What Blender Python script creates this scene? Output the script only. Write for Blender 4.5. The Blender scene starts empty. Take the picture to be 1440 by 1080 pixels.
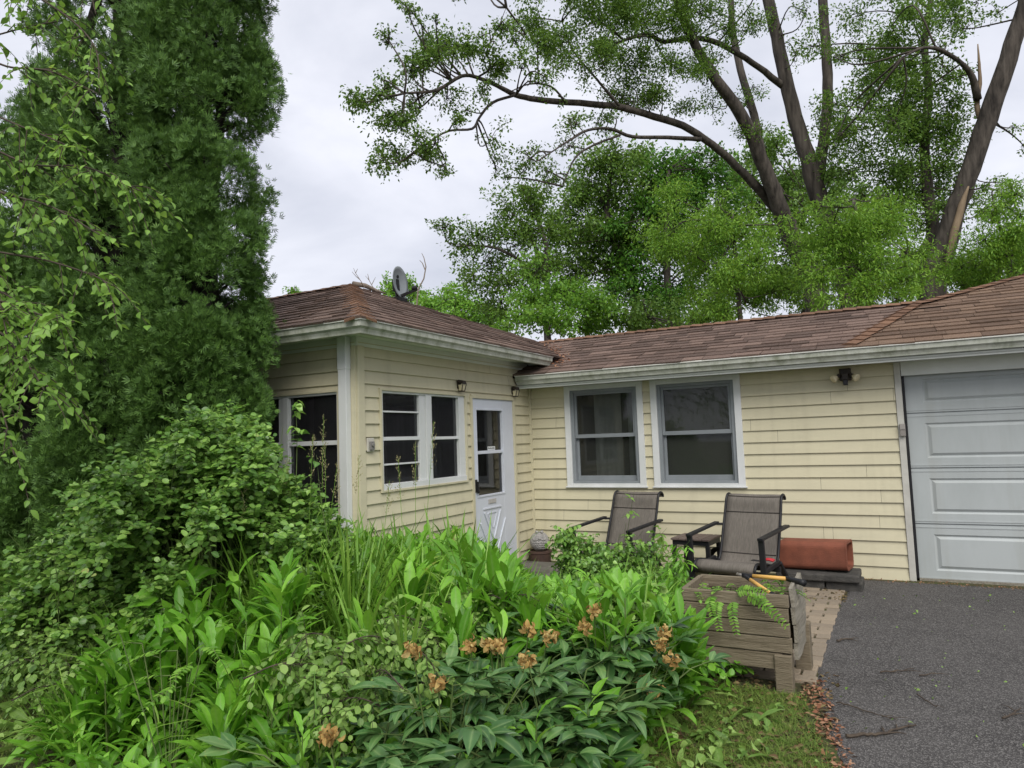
import bpy, math, random
import numpy as np
from mathutils import Vector, Matrix
random.seed(7); rng = np.random.default_rng(7)
S = bpy.context.scene
COL = S.collection
PI = math.pi

# ------------------------------------------------------------------ camera frame (fitted to the photograph)
FPX, YAW, PITCH, ROLL = 987.9, -0.4976, 0.0794, 0.0346
CAM = np.array([4.0894, -7.9615, 1.5])
_f = np.array([math.sin(YAW)*math.cos(PITCH), math.cos(YAW)*math.cos(PITCH), math.sin(PITCH)])
_r = np.array([math.cos(YAW), -math.sin(YAW), 0.0]); _u = np.cross(_r, _f)
RGT = math.cos(ROLL)*_r - math.sin(ROLL)*_u
UPV = math.sin(ROLL)*_r + math.cos(ROLL)*_u
FWD = _f
def at(px, py, depth):
    """world point seen at photo position px,py when it stands `depth` metres ahead"""
    return CAM + depth*(FWD + RGT*(px-720)/FPX - UPV*(py-540)/FPX)
def on(px, py, axis, val):
    d = FWD + RGT*(px-720)/FPX - UPV*(py-540)/FPX
    return CAM + d*(val-CAM[axis])/d[axis]
def proj(p):
    d = np.asarray(p, float)-CAM
    w = d@FWD
    return 720+FPX*(d@RGT)/w, 540-FPX*(d@UPV)/w

cd = bpy.data.cameras.new("camera"); cam = bpy.data.objects.new("camera", cd); COL.objects.link(cam)
cd.sensor_width = 36; cd.lens = FPX/1440*36; cd.clip_end = 3000; cd.clip_start = 0.02
M = Matrix.Identity(4)
for i in range(3):
    M[i][0], M[i][1], M[i][2], M[i][3] = RGT[i], UPV[i], -FWD[i], CAM[i]
cam.matrix_world = M
S.camera = cam

# ------------------------------------------------------------------ light
SUN = Vector((0.42, -0.62, 0.80)).normalized()
elev = math.asin(SUN.z); rot = math.atan2(SUN.x, SUN.y)
w = bpy.data.worlds.new("World"); S.world = w; w.use_nodes = True
nt = w.node_tree; N = nt.nodes; L = nt.links
N.clear()
out = N.new("ShaderNodeOutputWorld"); bg = N.new("ShaderNodeBackground"); bg.inputs[1].default_value = 0.076
sky = N.new("ShaderNodeTexSky"); sky.sky_type = 'NISHITA'; sky.sun_disc = False
sky.sun_elevation = elev; sky.sun_rotation = rot; sky.dust_density = 3.0
tc = N.new("ShaderNodeTexCoord"); mp = N.new("ShaderNodeMapping"); mp.inputs["Scale"].default_value = (1.2, 1.2, 2.6)
no = N.new("ShaderNodeTexNoise"); no.inputs["Scale"].default_value = 2.2; no.inputs["Detail"].default_value = 6; no.inputs["Roughness"].default_value = 0.52
no.inputs["Distortion"].default_value = 0.35
cr = N.new("ShaderNodeValToRGB")
cr.color_ramp.elements[0].position = 0.30; cr.color_ramp.elements[0].color = (0.49, 0.515, 0.60, 1)
cr.color_ramp.elements[1].position = 0.72; cr.color_ramp.elements[1].color = (0.83, 0.84, 0.91, 1)
mul = N.new("ShaderNodeVectorMath"); mul.operation = 'SCALE'; mul.inputs["Scale"].default_value = 8.3
mix = N.new("ShaderNodeMix"); mix.data_type = 'RGBA'; mix.inputs[0].default_value = 0.93
L.new(tc.outputs["Generated"], mp.inputs[0]); L.new(mp.outputs[0], no.inputs["Vector"]); L.new(no.outputs[0], cr.inputs[0])
L.new(cr.outputs[0], mul.inputs[0]); L.new(sky.outputs[0], mix.inputs[6]); L.new(mul.outputs[0], mix.inputs[7])
L.new(mix.outputs[2], bg.inputs[0]); L.new(bg.outputs[0], out.inputs[0])
sl = bpy.data.lights.new("sun", 'SUN'); so = bpy.data.objects.new("sun", sl); COL.objects.link(so)
sl.energy = 1.5; sl.angle = math.radians(42); sl.color = (1.0, 0.965, 0.9)
so.rotation_euler = SUN.to_track_quat('Z', 'Y').to_euler(); so.location = (10, -14, 18)
S.view_settings.view_transform = 'Standard'; S.view_settings.look = 'None'; S.view_settings.gamma = 1
S.view_settings.exposure = 1.0; S.view_settings.use_curve_mapping = False
S.cycles.max_bounces = 6; S.cycles.diffuse_bounces = 4; S.cycles.transparent_max_bounces = 12

# ------------------------------------------------------------------ materials
def mat(name, c1, c2=None, rough=0.7, scale=6.0, detail=6, stretch=(1, 1, 1), bump=0.0, bscale=None, spec=0.3, metal=0.0, c3=None, island=0.0, lo=0.35, hi=0.68, streak=0.0):
    """principled surface with a noise-mixed colour and optional grain bump"""
    m = bpy.data.materials.new(name); m.use_nodes = True
    t = m.node_tree; n = t.nodes; l = t.links
    b = n["Principled BSDF"]; b.inputs["Roughness"].default_value = rough; b.inputs["Metallic"].default_value = metal
    b.inputs["Specular IOR Level"].default_value = spec
    tc = n.new("ShaderNodeTexCoord"); mp = n.new("ShaderNodeMapping"); mp.inputs["Scale"].default_value = stretch
    l.new(tc.outputs["Object"], mp.inputs[0])
    no = n.new("ShaderNodeTexNoise"); no.inputs["Scale"].default_value = scale; no.inputs["Detail"].default_value = detail; no.inputs["Roughness"].default_value = 0.65
    l.new(mp.outputs[0], no.inputs["Vector"])
    cr = n.new("ShaderNodeValToRGB")
    cr.color_ramp.elements[0].position = lo; cr.color_ramp.elements[0].color = (*c1, 1)
    cr.color_ramp.elements[1].position = hi; cr.color_ramp.elements[1].color = (*(c2 or c1), 1)
    if c3: e = cr.color_ramp.elements.new((lo+hi)/2); e.color = (*c3, 1)
    src = no.outputs[0]
    if island > 0:
        g = n.new("ShaderNodeNewGeometry"); ma = n.new("ShaderNodeMix"); ma.data_type = 'FLOAT'; ma.inputs[0].default_value = island
        l.new(no.outputs[0], ma.inputs[2]); l.new(g.outputs["Random Per Island"], ma.inputs[3]); src = ma.outputs[0]
    l.new(src, cr.inputs[0]); l.new(cr.outputs[0], b.inputs["Base Color"])
    if streak:      # weather streaks running down the surface
        m4 = n.new("ShaderNodeMapping"); m4.inputs["Scale"].default_value = (7, 7, .5); l.new(tc.outputs["Object"], m4.inputs[0])
        n4 = n.new("ShaderNodeTexNoise"); n4.inputs["Scale"].default_value = 1.3; n4.inputs["Detail"].default_value = 6; l.new(m4.outputs[0], n4.inputs["Vector"])
        r4 = n.new("ShaderNodeValToRGB"); r4.color_ramp.elements[0].position = .50; r4.color_ramp.elements[0].color = (0, 0, 0, 1); r4.color_ramp.elements[1].position = .82; l.new(n4.outputs[0], r4.inputs[0])
        f4 = n.new("ShaderNodeMath"); f4.operation = 'MULTIPLY'; f4.inputs[1].default_value = streak; l.new(r4.outputs[0], f4.inputs[0])
        x4 = n.new("ShaderNodeMix"); x4.data_type = 'RGBA'; l.new(f4.outputs[0], x4.inputs[0]); l.new(cr.outputs[0], x4.inputs[6]); x4.inputs[7].default_value = (.22, .20, .13, 1); l.new(x4.outputs[2], b.inputs["Base Color"])
    if bump:
        n2 = n.new("ShaderNodeTexNoise"); n2.inputs["Scale"].default_value = bscale or scale*6; n2.inputs["Detail"].default_value = 5
        l.new(mp.outputs[0], n2.inputs["Vector"])
        bp = n.new("ShaderNodeBump"); bp.inputs["Strength"].default_value = bump; bp.inputs["Distance"].default_value = 0.02
        l.new(n2.outputs[0], bp.inputs["Height"]); l.new(bp.outputs[0], b.inputs["Normal"])
    return m
def leafmat(name, cols, trans=0.3, rough=0.45, spec=0.35, dry=None, nscale=1.6, nmix=.82):
    """leaf surface: each leaf takes its own tint from a ramp; some light passes through"""
    m = bpy.data.materials.new(name); m.use_nodes = True
    t = m.node_tree; n = t.nodes; l = t.links
    b = n["Principled BSDF"]; b.inputs["Roughness"].default_value = rough; b.inputs["Specular IOR Level"].default_value = spec
    g = n.new("ShaderNodeNewGeometry"); cr = n.new("ShaderNodeValToRGB")
    els = cr.color_ramp.elements
    k = len(cols)
    for i, c in enumerate(cols):
        e = els[i] if i < 2 else els.new(0.5)
        e.position = i/(k-1); e.color = (*c, 1)
    if dry:
        els[len(els)-1].position = .93; e = els.new(.985); e.color = (*dry, 1)
    tc = n.new("ShaderNodeTexCoord"); no = n.new("ShaderNodeTexNoise"); no.inputs["Scale"].default_value = nscale; no.inputs["Detail"].default_value = 3
    l.new(tc.outputs["Object"], no.inputs["Vector"])
    mx = n.new("ShaderNodeMix"); mx.data_type = 'FLOAT'; mx.inputs[0].default_value = nmix
    l.new(no.outputs[0], mx.inputs[2]); l.new(g.outputs["Random Per Island"], mx.inputs[3])
    n3 = n.new("ShaderNodeTexNoise"); n3.inputs["Scale"].default_value = 55; n3.inputs["Detail"].default_value = 3; l.new(tc.outputs["Object"], n3.inputs["Vector"])
    ad = n.new("ShaderNodeMath"); ad.operation = 'MULTIPLY_ADD'; ad.inputs[1].default_value = .34; l.new(n3.outputs[0], ad.inputs[0]); 
    sb = n.new("ShaderNodeMath"); sb.operation = 'SUBTRACT'; sb.inputs[1].default_value = .17; l.new(mx.outputs[0], sb.inputs[0]); l.new(sb.outputs[0], ad.inputs[2])
    l.new(ad.outputs[0], cr.inputs[0])
    at_ = n.new("ShaderNodeAttribute"); at_.attribute_name = "rib"      # pale midrib of the blade
    pw = n.new("ShaderNodeMath"); pw.operation = 'POWER'; pw.inputs[1].default_value = 7; l.new(at_.outputs["Fac"], pw.inputs[0])
    ps = n.new("ShaderNodeMath"); ps.operation = 'MULTIPLY'; ps.inputs[1].default_value = .45; l.new(pw.outputs[0], ps.inputs[0])
    rb = n.new("ShaderNodeMix"); rb.data_type = 'RGBA'; l.new(ps.outputs[0], rb.inputs[0]); l.new(cr.outputs[0], rb.inputs[6]); rb.inputs[7].default_value = (.30, .42, .16, 1)
    l.new(rb.outputs[2], b.inputs["Base Color"])
    tr = n.new("ShaderNodeBsdfTranslucent")
    hs = n.new("ShaderNodeHueSaturation"); hs.inputs["Value"].default_value = 1.25; hs.inputs["Hue"].default_value = 0.485
    l.new(cr.outputs[0], hs.inputs["Color"]); l.new(hs.outputs[0], tr.inputs[0])
    ms = n.new("ShaderNodeMixShader"); ms.inputs[0].default_value = trans
    l.new(b.outputs[0], ms.inputs[1]); l.new(tr.outputs[0], ms.inputs[2]); l.new(ms.outputs[0], n["Material Output"].inputs[0])
    return m
def glassmat(name, veil=(0.1, 0.1, 0.1), veil_f=0.0, ior=1.5):
    m = bpy.data.materials.new(name); m.use_nodes = True
    t = m.node_tree; n = t.nodes; l = t.links; n.remove(n["Principled BSDF"])
    tr = n.new("ShaderNodeBsdfTransparent"); tr.inputs[0].default_value = (0.8, 0.84, 0.83, 1)
    df = n.new("ShaderNodeBsdfDiffuse"); df.inputs[0].default_value = (*veil, 1)
    gl = n.new("ShaderNodeBsdfGlossy"); gl.inputs["Roughness"].default_value = 0.03
    fr = n.new("ShaderNodeFresnel"); fr.inputs[0].default_value = ior
    m1 = n.new("ShaderNodeMixShader"); m1.inputs[0].default_value = veil_f
    m2 = n.new("ShaderNodeMixShader")
    l.new(tr.outputs[0], m1.inputs[1]); l.new(df.outputs[0], m1.inputs[2])
    l.new(fr.outputs[0], m2.inputs[0]); l.new(m1.outputs[0], m2.inputs[1]); l.new(gl.outputs[0], m2.inputs[2])
    l.new(m2.outputs[0], n["Material Output"].inputs[0])
    return m

MT = {}
MT['siding'] = mat('cream_siding', (0.58, 0.535, 0.375), (0.525, 0.488, 0.345), 0.55, 1.3, streak=.22, stretch=(1, 1, 5), bump=0.05, bscale=60)
MT['sheath'] = mat('sheathing', (0.05, 0.045, 0.04), rough=0.9)
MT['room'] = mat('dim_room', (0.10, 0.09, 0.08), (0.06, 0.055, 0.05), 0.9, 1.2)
MT['panel'] = mat('room_panelling', (0.40, 0.36, 0.32), (0.22, 0.19, 0.16), 0.8, 7, stretch=(1, 1, .05))
MT['white'] = mat('white_trim', (0.66, 0.67, 0.67), (0.56, 0.58, 0.56), 0.45, 3.0, stretch=(1, 1, .4))
MT['casing'] = mat('casing_paint', (0.52, 0.51, 0.46), (0.42, 0.41, 0.37), 0.5, 5.0)
MT['door'] = mat('door_white', (0.61, 0.64, 0.70), (0.56, 0.585, 0.645), 0.4, 2.0)
MT['gutter'] = mat('gutter_paint', (0.52, 0.53, 0.48), (0.19, 0.21, 0.14), 0.5, 7.0, stretch=(1.5, 1.5, .8), c3=(0.40, 0.415, 0.35), lo=.3, hi=.75)
MT['lip'] = mat('gutter_lip_paint', (0.80, 0.79, 0.75), (0.6, 0.6, 0.54), 0.45, 4.0)
MT['soffit'] = mat('soffit_paint', (0.76, 0.78, 0.75), (0.66, 0.68, 0.64), 0.6, 2.0)
MT['grey'] = mat('grey_sash', (0.235, 0.255, 0.27), (0.19, 0.21, 0.22), 0.5, 3.0)
MT['gdoor'] = mat('garage_paint', (0.42, 0.45, 0.45), (0.36, 0.388, 0.385), 0.5, 2.2, stretch=(1, 1, .35), streak=.25)
MT['black'] = mat('black_metal', (0.012, 0.012, 0.014), (0.02, 0.02, 0.022), 0.45, 5)
MT['bronze'] = mat('dark_fixture', (0.03, 0.024, 0.02), (0.045, 0.035, 0.028), 0.5, 8)
MT['bulb'] = mat('bulb_glass', (0.75, 0.68, 0.48), (0.6, 0.52, 0.34), 0.25, 9)
MT['shingle'] = mat('brown_shingle', (0.085, 0.06, 0.048), (0.30, 0.21, 0.17), 0.95, 26, c3=(0.185, 0.128, 0.104), island=0.5, bump=1.0, bscale=160, lo=.1, hi=.9)
MT['shingle2'] = mat('tan_shingle', (0.10, 0.066, 0.046), (0.31, 0.21, 0.145), 0.95, 26, c3=(0.205, 0.136, 0.095), island=0.5, bump=1.0, bscale=160, lo=.1, hi=.9)
MT['cap'] = mat('rust_cap_shingle', (0.11, 0.062, 0.04), (0.25, 0.14, 0.085), 0.9, 14, island=0.45, bump=0.6, bscale=160, lo=.15, hi=.85)
MT['deck'] = mat('roof_deck', (0.03, 0.022, 0.02), rough=0.9)
MT['sling'] = mat('sling_weave', (0.18, 0.16, 0.137), (0.12, 0.107, 0.092), 0.8, 60, stretch=(1.6, .25, .25), bump=0.4, bscale=260)
MT['seam'] = mat('sling_seam', (0.045, 0.038, 0.034), rough=0.8)
MT['ttop'] = mat('table_slats', (0.10, 0.07, 0.06), (0.16, 0.125, 0.11), 0.6, 10, stretch=(.3, 3, 1))
MT['terra'] = mat('terracotta', (0.235, 0.078, 0.046), (0.15, 0.052, 0.032), 0.8, 6, bump=0.15, bscale=90)
MT['block'] = mat('dark_block', (0.045, 0.043, 0.04), (0.085, 0.08, 0.072), 0.95, 14, bump=0.5)
MT['stone'] = mat('owl_concrete', (0.40, 0.385, 0.37), (0.25, 0.24, 0.23), 0.9, 18, bump=0.9, bscale=55)
MT['pot'] = mat('brown_pot', (0.085, 0.05, 0.038), (0.05, 0.032, 0.026), 0.8, 9)
MT['dish'] = mat('dish_paint', (0.24, 0.265, 0.275), (0.20, 0.22, 0.235), 0.5, 4)
MT['wood'] = mat('weathered_wood', (0.25, 0.21, 0.15), (0.075, 0.063, 0.042), 0.85, 7, stretch=(.5, 6, 7), c3=(0.165, 0.134, 0.09), bump=0.5, bscale=30, island=.25, lo=.25, hi=.75)
MT['woodp'] = mat('pale_weathered_wood', (0.30, 0.275, 0.225), (0.16, 0.145, 0.11), 0.85, 7, stretch=(6, .5, 7), bump=0.4, bscale=30)
MT['soil'] = mat('soil', (0.045, 0.032, 0.022), (0.085, 0.06, 0.04), 0.95, 30, bump=0.8)
MT['yellow'] = mat('yellow_handle', (0.68, 0.40, 0.11), (0.58, 0.33, 0.09), 0.5, 15, stretch=(.3, 3, 3))
MT['steel'] = mat('worn_steel', (0.45, 0.42, 0.38), (0.2, 0.17, 0.14), 0.4, 30, metal=0.6)
MT['red'] = mat('red_plastic', (0.45, 0.02, 0.03), rough=0.4)
MT['bark'] = mat('grey_bark', (0.018, 0.015, 0.013), (0.115, 0.098, 0.082), 0.95, 11, stretch=(1, 1, .14), bump=1.0, bscale=16, lo=.3, hi=.7)
MT['barkd'] = mat('dark_bark', (0.03, 0.026, 0.023), (0.075, 0.065, 0.055), 0.95, 9, stretch=(1, 1, .25), bump=0.8, bscale=20)
MT['scar'] = mat('bare_wood', (0.27, 0.20, 0.13), (0.16, 0.115, 0.075), 0.8, 9, stretch=(1, 1, .16))
MT['twig'] = mat('dry_twig', (0.05, 0.038, 0.03), (0.09, 0.07, 0.05), 0.9, 20)
MT['ptwig'] = mat('pale_twig', (0.30, 0.25, 0.2), (0.2, 0.16, 0.13), 0.9, 20)

# ------------------------------------------------------------------ mesh helpers
class MB:
    def __init__(s): s.v = []; s.f = []
    def add(s, vs, fs):
        o = len(s.v); s.v += [tuple(map(float, p)) for p in vs]; s.f += [tuple(i+o for i in f) for f in fs]; return s
    def hexa(s, p):      # 8 corners: 0-3 one end, 4-7 the other
        return s.add(p, [(0, 3, 2, 1), (4, 5, 6, 7), (0, 1, 5, 4), (1, 2, 6, 5), (2, 3, 7, 6), (3, 0, 4, 7)])
    def box(s, a, b):
        x0, x1 = sorted((a[0], b[0])); y0, y1 = sorted((a[1], b[1])); z0, z1 = sorted((a[2], b[2]))
        return s.hexa([(x0, y0, z0), (x1, y0, z0), (x1, y1, z0), (x0, y1, z0), (x0, y0, z1), (x1, y0, z1), (x1, y1, z1), (x0, y1, z1)])
    def bar(s, p, q, w, h, up=(0, 0, 1)):
        p, q = Vector(p), Vector(q); d = (q-p).normalized(); up = Vector(up)
        if abs(d.dot(up)) > .98: up = Vector((0, 1, 0))
        x = d.cross(up).normalized()*w/2; y = x.cross(d).normalized()*h/2
        return s.hexa([p-x-y, p+x-y, p+x+y, p-x+y, q-x-y, q+x-y, q+x+y, q-x+y])
    def tube(s, pts, rad, n=8, cap=True):
        pts = [Vector(p) for p in pts]
        if not hasattr(rad, '__len__'): rad = [rad]*len(pts)
        t0 = (pts[1]-pts[0]).normalized(); a = Vector((0, 0, 1)) if abs(t0.z) < .9 else Vector((1, 0, 0))
        x = t0.cross(a).normalized(); vs = []; fs = []
        for i, p in enumerate(pts):
            t = (pts[min(i+1, len(pts)-1)]-pts[max(i-1, 0)]).normalized()
            x = (x-t*x.dot(t)).normalized(); y = t.cross(x)
            for k in range(n):
                g = 2*PI*k/n; vs.append(p+(x*math.cos(g)+y*math.sin(g))*rad[i])
        for i in range(len(pts)-1):
            for k in range(n): fs.append((i*n+k, i*n+(k+1) % n, (i+1)*n+(k+1) % n, (i+1)*n+k))
        if cap: fs += [tuple(range(n))[::-1], tuple(range((len(pts)-1)*n, len(pts)*n))]
        return s.add(vs, fs)
    def lathe(s, prof, n=24, c=(0, 0, 0)):
        vs = []; fs = []
        for r, z in prof:
            for k in range(n): g = 2*PI*k/n; vs.append((c[0]+r*math.cos(g), c[1]+r*math.sin(g), c[2]+z))
        m = len(prof)
        for i in range(m-1):
            for k in range(n): fs.append((i*n+k, i*n+(k+1) % n, (i+1)*n+(k+1) % n, (i+1)*n+k))
        fs += [tuple(range(n))[::-1], tuple(range((m-1)*n, m*n))]
        return s.add(vs, fs)
    def build(s, name, m, parent=None, smooth=False, bevel=0.0):
        me = bpy.data.meshes.new(name); me.from_pydata(s.v, [], s.f); me.update()
        me.materials.append(MT[m] if isinstance(m, str) else m)
        if smooth: me.polygons.foreach_set("use_smooth", [True]*len(me.polygons))
        o = bpy.data.objects.new(name, me); COL.objects.link(o)
        if parent is not None: put(o, parent)
        if bevel:
            b = o.modifiers.new("bevel", 'BEVEL'); b.width = bevel; b.segments = 2; b.limit_method = 'ANGLE'; b.angle_limit = math.radians(40)
        return o
LOCAL = set()
def put(o, parent):
    """parent o; parts modelled in world space are shifted by their thing's base"""
    o.parent = parent
    root = parent
    if parent.type == 'EMPTY' and parent.name not in LOCAL: o.location = -Vector(parent.location)
def tag(o, label=None, cat=None, group=None, kind=None):
    if label: o['label'] = label
    if cat: o['category'] = cat
    if group: o['group'] = group
    if kind: o['kind'] = kind
    return o
def thing(name, loc, label, cat, group=None, rz=None):
    o = bpy.data.objects.new(name, None); COL.objects.link(o); o.location = loc; o.empty_display_size = .1
    if rz is not None: o.rotation_euler = (0, 0, rz); LOCAL.add(o.name)
    return tag(o, label, cat, group)
def catmull(pts, k=6):
    P = [Vector(p) for p in pts]; P = [P[0]*2-P[1]]+P+[P[-1]*2-P[-2]]; o = []
    for i in range(1, len(P)-2):
        a, b, c, d = P[i-1:i+3]
        for j in range(k):
            t = j/k; o.append(0.5*((2*b)+(c-a)*t+(2*a-5*b+4*c-d)*t*t+(3*b-a-3*c+d)*t**3))
    o.append(P[-2]); return o

# ------------------------------------------------------------------ ground
def sheet(name, pts, z, m, thick=0.0):
    mb = MB(); n = len(pts)
    mb.add([(x, y, z) for x, y in pts], [tuple(range(n))])
    o = mb.build(name, m); tag(o, kind='structure'); return o
MT['ground'] = mat('lawn_soil', (0.05, 0.048, 0.022), (0.065, 0.085, 0.022), 0.95, 5, c3=(0.06, 0.06, 0.025), bump=0.6, bscale=40)
def asphalt():
    m = mat('asphalt', (0.040, 0.037, 0.036), (0.076, 0.071, 0.068), 0.85, 1.6, spec=0.35)
    t = m.node_tree; n = t.nodes; l = t.links; b = n["Principled BSDF"]
    tc = n.new("ShaderNodeTexCoord")
    v = n.new("ShaderNodeTexVoronoi"); v.inputs["Scale"].default_value = 170; l.new(tc.outputs["Object"], v.inputs["Vector"])
    sp = n.new("ShaderNodeSeparateColor"); l.new(v.outputs["Color"], sp.inputs[0])
    cr = n.new("ShaderNodeValToRGB"); cr.color_ramp.elements[0].position = .50; cr.color_ramp.elements[0].color = (0, 0, 0, 1)
    cr.color_ramp.elements[1].position = 1.0; cr.color_ramp.elements[1].color = (1, 1, 1, 1); l.new(sp.outputs[0], cr.inputs[0])
    mx = n.new("ShaderNodeMix"); mx.data_type = 'RGBA'; l.new(cr.outputs[0], mx.inputs[0])
    src = b.inputs["Base Color"].links[0].from_socket; l.new(src, mx.inputs[6]); mx.inputs[7].default_value = (0.20, 0.19, 0.18, 1)
    l.new(mx.outputs[2], b.inputs["Base Color"])
    bp = n.new("ShaderNodeBump"); bp.inputs["Strength"].default_value = .8; bp.inputs["Distance"].default_value = .008
    l.new(v.outputs["Distance"], bp.inputs["Height"]); l.new(bp.outputs[0], b.inputs["Normal"])
    return m
MT['asphalt'] = asphalt()
sheet('ground', [(-150, -120), (150, -120), (150, 180), (-150, 180)], 0.0, 'ground')
# driveway edge wanders a little where the asphalt has crumbled
edge = [(3.64, -0.16), (3.60, -1.0), (3.56, -2.0), (3.55, -2.9), (3.63, -3.6), (3.80, -4.4), (3.98, -5.2), (4.15, -6.2), (4.3, -7.4), (4.5, -9.5), (4.6, -20)]
ed = []
for a, b in zip(edge, edge[1:]):
    for k in range(10):
        t = k/10; ed.append((a[0]+(b[0]-a[0])*t+random.gauss(0, .012), a[1]+(b[1]-a[1])*t))
mbd = MB(); top = [(x, y, .012) for x, y in ed]+[(14, -20, .012), (14, -.16, .012)]
lowv = [(x-.025, y, 0.001) for x, y in ed]
nE = len(ed)
mbd.add(top+lowv, [tuple(range(len(top)))]+[(i, len(top)+i, len(top)+i+1, i+1) for i in range(nE-1)])
tag(mbd.build('driveway', 'asphalt'), kind='structure')
# brick pavers
mb = MB(); MT['paver'] = mat('brick_paver', (0.31, 0.25, 0.18), (0.20, 0.165, 0.125), 0.9, 9, island=.6, bump=.4, bscale=70, lo=.1, hi=.9)
yy = -0.62; row = 0
while yy > -3.35:
    x = 2.62+(0.11 if row % 2 else 0)
    while x < 3.62:
        lim = 3.575-.02*random.random()
        if x < lim-.05:
            j = lambda: random.gauss(0, .004)
            x1 = min(x+.199, lim); zt = .016+random.random()*.008
            mb.box((x+j(), yy+j(), -.03), (x1+j()*.5, yy-.095+j(), zt))
        x += .215
    yy -= .107; row += 1
tag(mb.build('brick_path', 'paver', bevel=.006), kind='structure')

# ------------------------------------------------------------------ house
house = thing('house', (0, 0, 0), 'single storey cream clapboard house with brown hip roof and attached garage', 'house')
WL = 3.2587
FR_MAIN = (Vector((0, 0, 0)), Vector((1, 0, 0)), Vector((0, -1, 0)))      # u = x
FR_SIDE = (Vector((0, 0, 0)), Vector((0, 1, 0)), Vector((1, 0, 0)))       # u = y
FR_FRONT = (Vector((0, -WL, 0)), Vector((1, 0, 0)), Vector((0, -1, 0)))   # u = x
def fp(fr, u, z, o): return fr[0]+fr[1]*u+fr[2]*o+Vector((0, 0, z))
def fbox(mb, fr, u0, u1, z0, z1, o0, o1):
    return mb.hexa([fp(fr, u0, z0, o0), fp(fr, u1, z0, o0), fp(fr, u1, z0, o1), fp(fr, u0, z0, o1), fp(fr, u0, z1, o0), fp(fr, u1, z1, o0), fp(fr, u1, z1, o1), fp(fr, u0, z1, o1)])
def siding(mb, fr, u0, u1, z0, z1, e, ph, holes, lip=.019):
    k = math.floor((z0-ph)/e)
    while ph+k*e < z1:
        a, b = ph+k*e, ph+(k+1)*e
        zs = sorted({max(a, z0), min(b, z1)} | {z for h in holes for z in h[2:] if max(a, z0) < z < min(b, z1)})
        joints = sorted(random.uniform(u0, u1) for _ in range((1 if u1-u0 < 3.5 else 2) if u1-u0 > 2.5 and random.random() < .8 else 0)); holes_ = list(holes)+[(j-.0012, j+.0012, -1, 9) for j in joints]
        us = sorted({u0, u1, *joints} | {u for h in holes_ for u in h[:2] if u0 < u < u1})
        ext = {u: random.uniform(0, .0015) for u in us}
        for za, zb in zip(zs, zs[1:]):
            for ua, ub in zip(us, us[1:]):
                zm, um = (za+zb)/2, (ua+ub)/2
                if any(h[0] < um < h[1] and h[2] < zm < h[3] for h in holes_): continue
                x = ext[max([u0]+[q for q in joints if q <= ua+1e-6])]
                oa = .003+x+lip*(1-(za-a)/e); ob = .003+x+lip*(1-(zb-a)/e)
                vs = [fp(fr, ua, za, oa), fp(fr, ub, za, oa), fp(fr, ub, zb, ob), fp(fr, ua, zb, ob)]; fs = [(0, 1, 2, 3)]
                if za == a or za == z0:
                    vs += [fp(fr, ua, za, 0), fp(fr, ub, za, 0)]; fs.append((0, 4, 5, 1))
                mb.add(vs, fs)
        k += 1
def backing(mb, fr, u0, u1, z0, z1, holes, o=-.004, t=.09):
    us = sorted({u0, u1} | {u for h in holes for u in h[:2] if u0 < u < u1}); zs = sorted({z0, z1} | {z for h in holes for z in h[2:] if z0 < z < z1})
    for ua, ub in zip(us, us[1:]):
        for za, zb in zip(zs, zs[1:]):
            if not any(h[0] < (ua+ub)/2 < h[1] and h[2] < (za+zb)/2 < h[3] for h in holes):
                fbox(mb, fr, ua, ub, za, zb, o-t, o)
W1 = (.509, 1.503, .916, 2.133); W2 = (1.604, 2.613, .916, 2.133); GD = (4.16, 9.2, -.01, 2.06)
SW = (-2.970, -1.541, 1.080, 1.998); SD = (-1.418, -.457, .06, 1.987)
FW = (-2.2, -.19, .85, 1.985)
def wall(fr, u0, u1, z0, z1, e, ph, holes):
    mb = MB(); siding(mb, fr, u0, u1, z0, z1, e, ph, holes); o = mb.build('wall', 'siding', house)
    b = MB(); backing(b, fr, u0, u1, z0, z1, holes); b.build('sheathing', 'sheath', o)
    return o
wall(FR_MAIN, 0.0, 4.10, 0, 2.14, .1257, 0.0, [W1, W2])
wall(FR_SIDE, -WL, 0.0, 0, 2.44, .1175, .0425, [SW, SD])
wall(FR_FRONT, -6.0, 0.0, 0, 2.44, .1175, .0425, [FW])
mb = MB()      # the closed walls at the back and far sides, and over and beside the garage door
mb.box((9.2, 0, 0), (12, .09, 2.2)); mb.box((4.10, .0, 2.06), (9.2, .09, 2.2)); mb.box((12, 0, 0), (12.09, 6, 2.4)); mb.box((-6, 6, 0), (12.09, 6.09, 2.4)); mb.box((-6.09, -WL, 0), (-6, 6.09, 2.4))
mb.build('wall', 'siding', house)
# foundation strip and step
MT['found'] = mat('foundation', (0.16, 0.15, 0.13), (0.08, 0.075, 0.06), 0.95, 6)
# corner boards
mb = MB(); fbox(mb, FR_SIDE, -WL-.012, -WL+.075, .03, 2.37, .001, .026); fbox(mb, FR_FRONT, -.085, .003, .03, 2.37, .002, .024); mb.build('corner_board', 'siding', house, bevel=.003)
mb = MB(); mb.box((.001, -.04, .03), (.042, -.002, 2.14)); mb.build('corner_board', 'siding', house, bevel=.003)
mb = MB(); fbox(mb, FR_MAIN, 4.102, 4.160, 0, 2.14, -.03, .03); mb.build('garage_casing', 'casing', house, bevel=.004)
# frieze boards under the wing's eave
mb = MB(); fbox(mb, FR_SIDE, -WL-.02, .0, 2.365, 2.445, .002, .022); fbox(mb, FR_FRONT, -6, .021, 2.365, 2.446, .002, .021); mb.build('frieze', 'soffit', house)
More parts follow.
